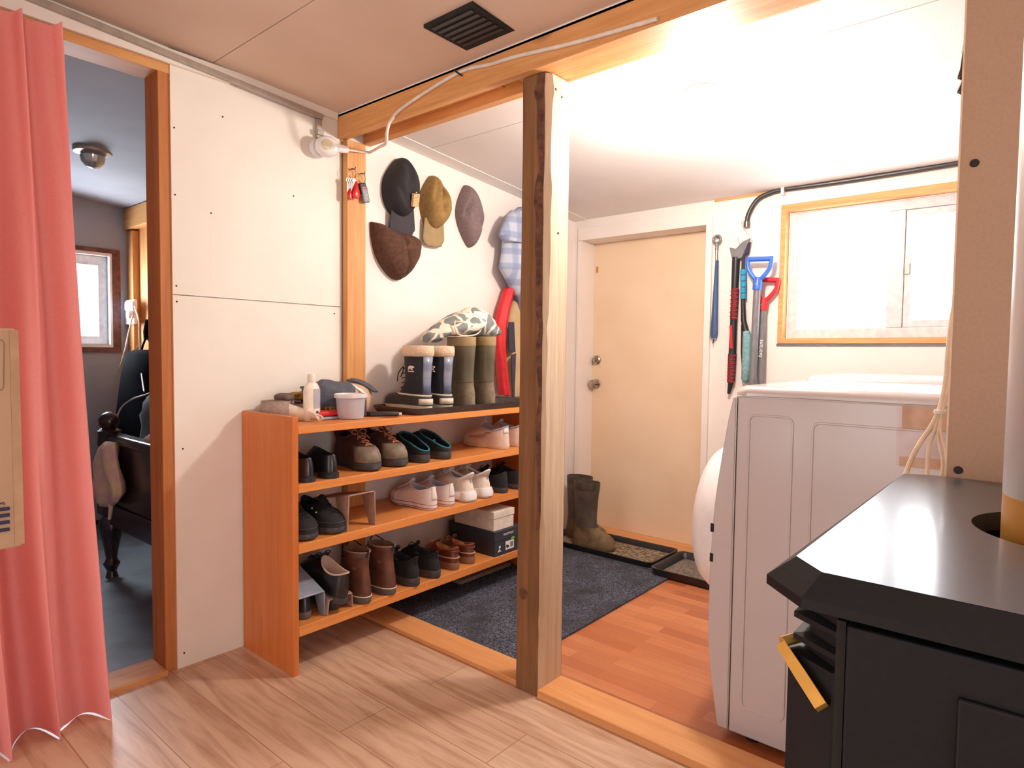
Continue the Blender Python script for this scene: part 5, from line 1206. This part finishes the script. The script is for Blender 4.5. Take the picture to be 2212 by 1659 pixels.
# ------------------------------------------------------------------ wood stove
def stove():
    t = thing('wood_stove', 'black wood stove with a bay front, bright top and brass handle in the right foreground', 'stove', (.10, 1.21, 0))
    zt_ = .95
    # top plate outline: bay front towards -x; the near and far front corners are cut at 45 degrees
    def outline(e, z_):
        # e widens the plate
        return [(-.236 - e, .838 - e * .3, z_), (-.236 - e, 1.60 + e * .3, z_), (-.195, 1.625 + e, z_), (.44, 1.625 + e, z_), (.44, .795 - e, z_), (-.195 - e * .25, .795 - e, z_)]
    def outline2(z_): return [(-.270, .833, z_), (-.266, 1.61, z_), (-.20, 1.637, z_), (.45, 1.637, z_), (.45, .777, z_), (-.212, .777, z_)]
    hole = (.066, 1.22); hr = .152
    out = outline(0, zt_)
    # top face with round hole: bridge rings
    n = 64; rs_in, rs_out = [], []
    def hit(a):
        d = Vector((cos(a), sin(a))); best = 9
        o = Vector(hole)
        for p_, q_ in zip(out, out[1:] + out[:1]):
            p_, q_ = Vector(p_[:2]), Vector(q_[:2]); e = q_ - p_
            den = d.x * e.y - d.y * e.x
            if abs(den) < 1e-9: continue
            w_ = p_ - o; tt = (w_.x * e.y - w_.y * e.x) / den; uu = (w_.x * d.y - w_.y * d.x) / den
            if tt > 0 and -1e-6 <= uu <= 1 + 1e-6: best = min(best, tt)
        return o + d * best
    angs = sorted(set([2 * pi * k / n for k in range(n)] + [math.atan2(p_[1] - hole[1], p_[0] - hole[0]) % (2 * pi) for p_ in out]))
    g_ = MB()
    g_.rings([[(hole[0] + hr * cos(a), hole[1] + hr * sin(a), zt_ - .03) for a in angs], [(hole[0] + hr * cos(a), hole[1] + hr * sin(a), zt_) for a in angs], [(hit(a).x, hit(a).y, zt_) for a in angs]], False, False)
    g_.build('top_plate', 'stovetop', t, world=True, ang=30)
    MB().rings([outline(0, zt_ - .0005), outline2(zt_ - .030), outline2(zt_ - .042), outline(-.01, zt_ - .044)], False, False).build('top_rim', 'stove', t, world=True, ang=20)
    MB().lathe([(hr - .002, zt_ - .05), (hr - .002, zt_ - .04)], (hole[0], hole[1], 0), 48).build('flue_recess', 'dark', t, world=True)
    # body
    def body(e, z_): return [(-.222 - e, .858 - e * .2, z_), (-.222 - e, 1.58 + e * .3, z_), (-.18, 1.60, z_), (.42, 1.60, z_), (.42, .826, z_), (-.180 - e * .25, .826 - e * .25, z_)]
    MB().rings([body(.024, .12), body(.024, .822), body(0, .826), body(0, zt_ - .040)]).build('body', 'stove', t, world=True, ang=20)
    for z_ in (.870, .842):
        MB().rings([body(.0, z_ - .008), body(.019, z_ - .004), body(.019, z_ + .003), body(.002, z_ + .008)]).build('ledge', 'stove', t, world=True, ang=20)
    # side panels with grooves on the near side
    MB().box(-.182, -.172, .816, .829, .14, zt_ - .06).build('side_groove', 'dark', t, world=True)
    sp_ = MB().box(-.170, .40, .808, .8265, .14, zt_ - .06).build('side_panel', 'stove', t, world=True, bevel=.003)
    MB().box(-.062, .38, .802, .8085, .16, zt_ - .105).build('inner_panel', 'stove', sp_, world=True, bevel=.004)
    # brass handle on the angled front corner
    d0 = P(1706, 1422, 1, .80); d1 = P(1774, 1535, 1, .78)
    h0 = Vector((-.236, .800, .830)); h1 = Vector((-.182, .762, .772))
    h0 = Vector((-.254, .850, .826)); h1 = Vector((-.194, .812, .781))
    hd_ = MB().tube([h0, h0.lerp(h1, .5), h1], [.009, .0105, .0105], 4).build('handle', 'gold', t, world=True, label='brass handle', flat=True)
    MB().tube([h0 + Vector((.001, .0, .004)), h0 + Vector((.016, .022, .008))], .007, 8).build('handle_stem', 'gold', hd_, world=True)
    for x_, y_ in ((-.12, .90), (-.12, 1.53), (.36, .90), (.36, 1.53)):
        MB().lathe([(.035, 0), (.028, .02), (.022, .06), (.035, .12)], (x_, y_, 0), 16).build('leg', 'stove', t, world=True)
    # door on the front face (facing the doorway)
    dr_ = MB().box(-.256, -.245, .98, 1.46, .25, .75).build('door', 'stove', t, world=True, bevel=.006)
    MB().box(-.2575, -.255, 1.05, 1.39, .36, .66).build('door_glass', 'dark', dr_, world=True)
stove()
t = thing('flue_pipe', 'pale galvanised flue pipe with a heat-tinted foot rising from the stove top', 'pipe', (.066, 1.22, .905))
rp = .116; q = (.066, 1.222, 0)
MB().lathe([(rp, .9045), (rp, 1.0)], q, 40).build('pipe_base', 'pipeb', t, world=True, label='yellowed heat-tinted pipe foot')
MB().lathe([(rp - .001, 1.0), (rp, 1.002), (rp, zc(1.2) - .003)], q, 40).build('pipe', 'galv', t, world=True)
MB().lathe([(.006, 0), (.006, .004)], (q[0] - rp * .99, q[1] - .01, .965), 10, 0).build('rivet', 'galv', t, world=True)

# ------------------------------------------------------------------ curtain
def curtain():
    t = thing('curtain', 'coral pink curtain gathered at the left side of the bedroom doorway', 'curtain', (-2.40, .4, 0))
    def fn(u, v):
        zt_ = 2.185; z_ = .0026 + (zt_ - .0026) * v
        yr = .722 - .098 * v - .012 * sin(v * 3.0); yl = .02 + .05 * v
        y = yl + (yr - yl) * u
        ph = 2 * pi * (u * 5.1 + .12 + .35 * sin(v * 2.4 + 1) * (1 - v) * .35 + .06 * sin(v * 5 + u * 9))
        amp = (.078 - .026 * v) * (.8 + .25 * sin(u * 11 + 1.3))
        x = -2.36 + amp * sin(ph) + .014 * sin(2 * ph + v * 4) + .006 * noise.noise(Vector((u * 9, v * 7, 2)))
        y += .016 * cos(ph) * (1 - .4 * v)
        x += .02 * (1 - v) ** 3
        if u > .985: x -= .01 * (u - .985) / .015
        return Vector((max(x, XW + .035), y, z_ + (.002 * sin(u * 70) if v < .012 else 0)))
    MB().grid(fn, 190, 60).build('cloth', 'curtain', t, world=True, ang=180)
    h = MB()
    for k in range(7): h.box(XW + .028, XW + .062, .08 + .085 * k, .088 + .085 * k, 2.17, 2.196 if True else 0)
    h.build('glider', 'white', t, world=True)
curtain()
# ------------------------------------------------------------------ cardboard box on a small table at the left
t = thing('side_table', 'small wooden table just outside the left edge of the picture', 'table', (-1.14, -.02, 0))
MB().box(-1.38, -.97, -.34, .155, .915, .945).build('table_top', 'pinex', t, world=True, bevel=.003)
for x_, y_ in ((-1.34, -.30), (-1.01, -.30), (-1.34, .115), (-1.01, .115)): MB().box(x_ - .02, x_ + .02, y_ - .02, y_ + .02, 0, .915).build('leg', 'pine', t, world=True, bevel=.002)
t = thing('cardboard_box', 'open brown cardboard box with dark purple print at the left edge', 'box', (-1.14, 0, .9455))
e0, e1 = P(34, 709, 0, -1.0), P(48, 1166, 0, -1.0); yb_ = e1.y
z0_, z1_ = .9455, e0.z
MB().hexa([(-1.30, -.27, z0_), (-1.0, -.27, z0_), (-1.0, yb_, z0_), (-1.30, yb_, z0_), (-1.30, -.27, z1_), (-1.0, -.27, z1_), (-1.0, e0.y, z1_), (-1.30, e0.y, z1_)]).build('box_body', 'card', t, world=True, bevel=.003)
MB().hexa([(-1.0005, yb_ - .008, z0_ + .004), (-.9975, yb_ - .008, z0_ + .004), (-.9975, yb_ + .002, z0_ + .004), (-1.0005, yb_ + .002, z0_ + .004), (-1.0005, e0.y - .007, z1_ - .002), (-.9975, e0.y - .007, z1_ - .002), (-.9975, e0.y + .002, z1_ - .002), (-1.0005, e0.y + .002, z1_ - .002)]).build('corner_fold', 'carde', t, world=True)
for py in (1098, 1112, 1127, 1143):
    q = P(18, py, 0, -.998); MB().tube([q + Vector((0, -.03, 0)), q + Vector((0, .0012, 0))], .0022, 8).build('print_bar', 'purple', t, world=True)
q = P(4, 1088, 0, -.9985); text('print', '3', .010, 'purple', t, frame(q, (0, 0, 1), (0, -1, 0)))
q0, q1 = P(0, 734, 0, -.9988), P(8, 842, 0, -.9988)
MB().tube([(-.9992, q0.y - .03, q0.z), (-.9992, q0.y + .002, q0.z), (-.9992, q0.y + .004, q0.z - .003), (-.9992, q1.y, q1.z + .003), (-.9992, q1.y - .002, q1.z), (-.9992, q1.y - .03, q1.z)], .0006, 5).build('print_frame', 'cardline', t, world=True)

# ------------------------------------------------------------------ bedroom furniture
def bed():
    t = thing('bed', 'dark mahogany bed with a turned footboard post, seen through the doorway', 'bed', (-3.2, 1.5, 0))
    pc = (-3.755, 1.175)
    def post_(x_, y_):
        pr = [(.030, 0), (.022, .03), (.034, .055), (.040, .07), (.030, .085), (.026, .10), (.034, .15), (.052, .24), (.058, .29), (.040, .325), (.034, .335)]
        MB().lathe(pr, (x_, y_, 0), 24).build('post_leg', 'bedwood', t, world=True)
        MB().box(x_ - .05, x_ + .05, y_ - .05, y_ + .05, .335, .48).build('post_block', 'bedwood', t, world=True, bevel=.008)
        pr = [(.045, .48), (.05, .495), (.032, .51), (.036, .56), (.052, .64), (.044, .69), (.056, .70), (.052, .76), (.056, .775), (.035, .79), (.048, .81), (.050, .835), (.035, .86), (.012, .872)]
        MB().lathe(pr, (x_, y_, 0), 24).build('post_finial', 'bedwood', t, world=True)
    post_(*pc); post_(-2.74, 1.175)
    MB().box(pc[0], -2.74, 1.165, 1.20, .40, .72).build('footboard', 'bedwood', t, world=True, bevel=.004)
    MB().box(pc[0], -2.74, 1.145, 1.215, .715, .765).build('top_rail', 'bedwood', t, world=True, bevel=.012, seg=3)
    MB().box(pc[0], -2.74, 1.155, 1.205, .285, .40).build('bottom_rail', 'bedwood', t, world=True, bevel=.006)
    MB().box(pc[0] - .02, -2.74, 1.2, BY - .06, .34, .62).build('mattress', 'sheet', t, world=True, bevel=.04, seg=4)
bed()
solo(MB().blob((0, 0, 0), (.52, .17, .20), .16, 6, 7, 40, 20, pw=.7), 'bedding_heap', 'bedding', 'dark plum bedding heaped on the bed behind the footboard', 'bedding').location = (-3.22, 1.42, .80)
o = solo(MB().blob((0, 0, 0), (.17, .12, .05), .15, 8, 3, 24, 14, pw=.7), 'pink_blanket', 'sheet', 'dusty pink blanket edge on the bed under the dark bedding', 'blanket'); o.location = (-3.20, 1.285, .755)
t = thing('pink_garment', 'pink patterned garment hanging from the bed post', 'garment', (-3.60, 1.13, .75))
rs = []
for (z_, yc, hy, xc, hx) in ((.735, 1.125, .02, -3.58, .05), (.70, 1.12, .03, -3.59, .09), (.62, 1.115, .035, -3.61, .14), (.55, 1.115, .04, -3.59, .165), (.50, 1.113, .04, -3.59, .175), (.45, 1.115, .035, -3.62, .14), (.41, 1.118, .025, -3.65, .09)):
    rs.append([(xc + hx * cos(a) * (1 + .14 * noise.noise(Vector((a, z_ * 14, 1)))), yc + hy * sin(a) * (1 + .35 * sin(a * 5 + z_ * 20)), z_) for a in [2 * pi * k / 40 for k in range(40)]])
MB().rings(rs).build('cloth_body', 'pinkc', t, world=True, ang=80)
MB().tube([(-3.55, 1.115, .46), (-3.555, 1.112, .40), (-3.575, 1.112, .35)], [.014, .010, .008], 8).build('ribbon', 'pinkc', t, world=True)
t = thing('black_bag', 'black bag hanging from a strap on the bedroom wall behind the bed', 'bag', (-4.45, BY - .06, 1.0))
rs = []
for (z_, xc, hx, hy) in ((1.20, -4.42, .12, .04), (1.17, -4.42, .23, .07), (1.05, -4.45, .28, .085), (.90, -4.47, .33, .085), (.78, -4.50, .36, .08), (.66, -4.5, .40, .07), (.60, -4.5, .36, .05)):
    rs.append([(xc + hx * cos(a), BY - .095 + hy * sin(a) * (1 + .12 * noise.noise(Vector((a * 2, z_ * 9, 4)))), z_) for a in [2 * pi * k / 36 for k in range(36)]])
MB().rings(rs).build('bag_body', 'bag', t, world=True, ang=80)
b = lambda px, py: P(px, py, 1, BY - .04)
MB().tube([b(321, 692), b(317, 715), b(316, 733)], [.02, .022, .016], 8).build('hook_strap', 'bag', t, world=True)
MB().tube(bez([b(304, 764), b(310, 742), b(317, 731), b(327, 742), b(340, 765)], 6), .007, 8).build('loop', 'bag', t, world=True)
MB().tube(bez([b(300, 745), b(290, 765), b(283, 810), b(281, 838)], 6), .0035, 6).build('cord', 'grey', t, world=True)
t = thing('wall_outlet', 'white outlet with two plugs on the bedroom corner', 'outlet', b(286, 674))
p_ = P(286, 674, 1, BY - .001); MB().box(p_.x - .10, p_.x + .09, BY - .022, BY - .001, p_.z - .085, p_.z + .085).build('cover_plate', 'white', t, world=True, bevel=.005)
for px, py in ((279, 661), (290, 660), (282, 678)):
    q = P(px, py, 1, BY - .03); MB().box(q.x - .03, q.x + .03, BY - .05, BY - .02, q.z - .03, q.z + .03).build('plug', 'white', t, world=True, bevel=.006)
t = thing('charging_cable', 'white charging cable falling in a long curve left from the bedroom outlet', 'cable', P(287, 680, 1, BY - .05), group='cables at the bedroom outlet')
MB().tube(bez([P(287, 680, 1, 1.63), P(276, 725, 1, 1.62), P(270, 755, 1, 1.60), P(252, 810, 1, 1.60), P(225, 856, 1, 1.55), P(195, 878, 1, 1.5), P(160, 882, 1, 1.4)], 8), .0042, 6).build('cord', 'wire', t, world=True)
t = thing('charging_cable', 'white charging cable falling straight down from the bedroom outlet to the bedding', 'cable', P(290, 662, 1, BY - .05), group='cables at the bedroom outlet')
MB().tube(bez([P(290, 661, 1, 1.63), P(299, 690, 1, 1.61), P(301, 730, 1, 1.58), P(305, 800, 1, 1.53), P(311, 845, 1, 1.42)], 8), .0042, 6).build('cord', 'wire', t, world=True)
t = thing('charging_cable', 'thin grey cable looping over the dark bedding to the bed post', 'cable', P(345, 836, 1, 1.3), group='cables at the bedroom outlet')
MB().tube(bez([P(350, 834, 1, 1.22), P(320, 850, 1, 1.22), P(285, 862, 1, 1.21), P(262, 880, 1, 1.20), P(251, 905, 1, 1.205)], 8), .004, 6).build('cord', 'wire', t, world=True)
# ------------------------------------------------------------------ lamps
def onplane(px, py, z0, y0, s):
    d = ray(px, py); tt = (z0 + s * (0 - y0) - EYE.z) / (d.z - s * d.y); return EYE + d * tt
lp = onplane(200, 325, 2.174, 1.69, -.1)
t = thing('ceiling_lamp', 'small unlit ceiling lamp holder with shiny glass in the bedroom', 'lamp', lp, group='ceiling lamps')
MB().lathe([(.085, .012), (.09, -.002), (.085, -.014), (.05, -.022)], n=32).build('base', 'rail', t)
MB().lathe([(.048, -.02), (.058, -.03), (.052, -.06), (.03, -.085), (.002, -.092)], n=28).build('bulb', 'reflector', t)
MB().tube([(-.01, .085, .004), (-.01, .13, .006)], .006, 6).build('pull_arm', 'blackp', t)
lp2 = onplane(1515, 196, zr(2.0), 2.0, -.083)
t = thing('ceiling_lamp', 'round lit ceiling lamp glowing on the white entry ceiling', 'lamp', lp2, group='ceiling lamps')
MB().lathe([(.060, .008), (.062, -.006), (.055, -.016), (.035, -.02)], n=36).build('base', 'cream', t)
MB().lathe([(.026, -.018), (.026, -.034), (.030, -.045), (.026, -.066), (.012, -.078), (.001, -.08)], n=28).build('bulb', 'bulb', t, label='glowing bulb')

# ------------------------------------------------------------------ light
def lamp(name, kind, loc, power, color, size=.1, rot=None, sy=None):
    l = bpy.data.lights.new(name, kind); l.energy = power; l.color = color
    if kind == 'AREA':
        l.shape = 'RECTANGLE'; l.size = size; l.size_y = sy or size
    else: l.shadow_soft_size = size
    o = bpy.data.objects.new(name, l); COL.objects.link(o); o.location = loc
    if rot: o.rotation_euler = [radians(a) for a in rot]
    return o
lamp('entry_bulb_light', 'POINT', (lp2.x, lp2.y, lp2.z - .16), 60, (1, .925, .84), .06)
lamp('daylight_rear_window', 'AREA', ((WX0 + WX1) / 2, YB + .26, (WZ0 + WZ1) / 2), 30, (.90, .95, 1), 1.0, (-90, 0, 0), .7)
lamp('front_fill_light', 'AREA', (-1.35, -2.52, 1.1), 9, (.97, .98, 1), 1.45, (90, 0, 0), 1.75)  # soft fill added behind the camera, at an unseen opening
lamp('left_fill_light', 'AREA', (XW - .125, -1.2, 1.08), 36, (.93, .96, 1), 1.6, (0, -90, 0), 1.05)  # fill added at an unseen side opening to light the curtain folds
lamp('daylight_right_window', 'AREA', (1.85, -.2, .95), 20, (.90, .95, 1), 1.4, (0, 90, 0), 1.5)
lamp('daylight_bedroom_window', 'AREA', (BX - .14, (WYa + WYb) / 2, (Wz0 + Wz1) / 2), 50, (.82, .90, 1), .55, (0, -90, 0), .6)
t = thing('ceiling_lamp', 'unseen round ceiling lamp added as fill for the main room, outside the picture', 'lamp', (.3, -1.0, zc(-1.0)), group='ceiling lamps')  # unseen fixture added to go with the warm fill
MB().lathe([(.12, -.001), (.14, -.02), (.12, -.06), (.05, -.085), (.001, -.09)], n=32).build('shade', 'lidm', t)
lamp('main_room_fill_light', 'POINT', (.3, -1.0, zc(-1.0) - .18), 6, (1, .88, .74), .12)  # warm fill added below the unseen fixture
w = bpy.data.worlds.new('overcast_sky'); SC.world = w; w.use_nodes = True
bg = w.node_tree.nodes['Background']; bg.inputs[0].default_value = (.93, .97, 1, 1); bg.inputs[1].default_value = 2.2
SC.view_settings.view_transform = 'Standard'; SC.view_settings.look = 'None'; SC.view_settings.gamma = 1; SC.view_settings.exposure = 0.0
SC.cycles.max_bounces = 8; SC.cycles.diffuse_bounces = 5
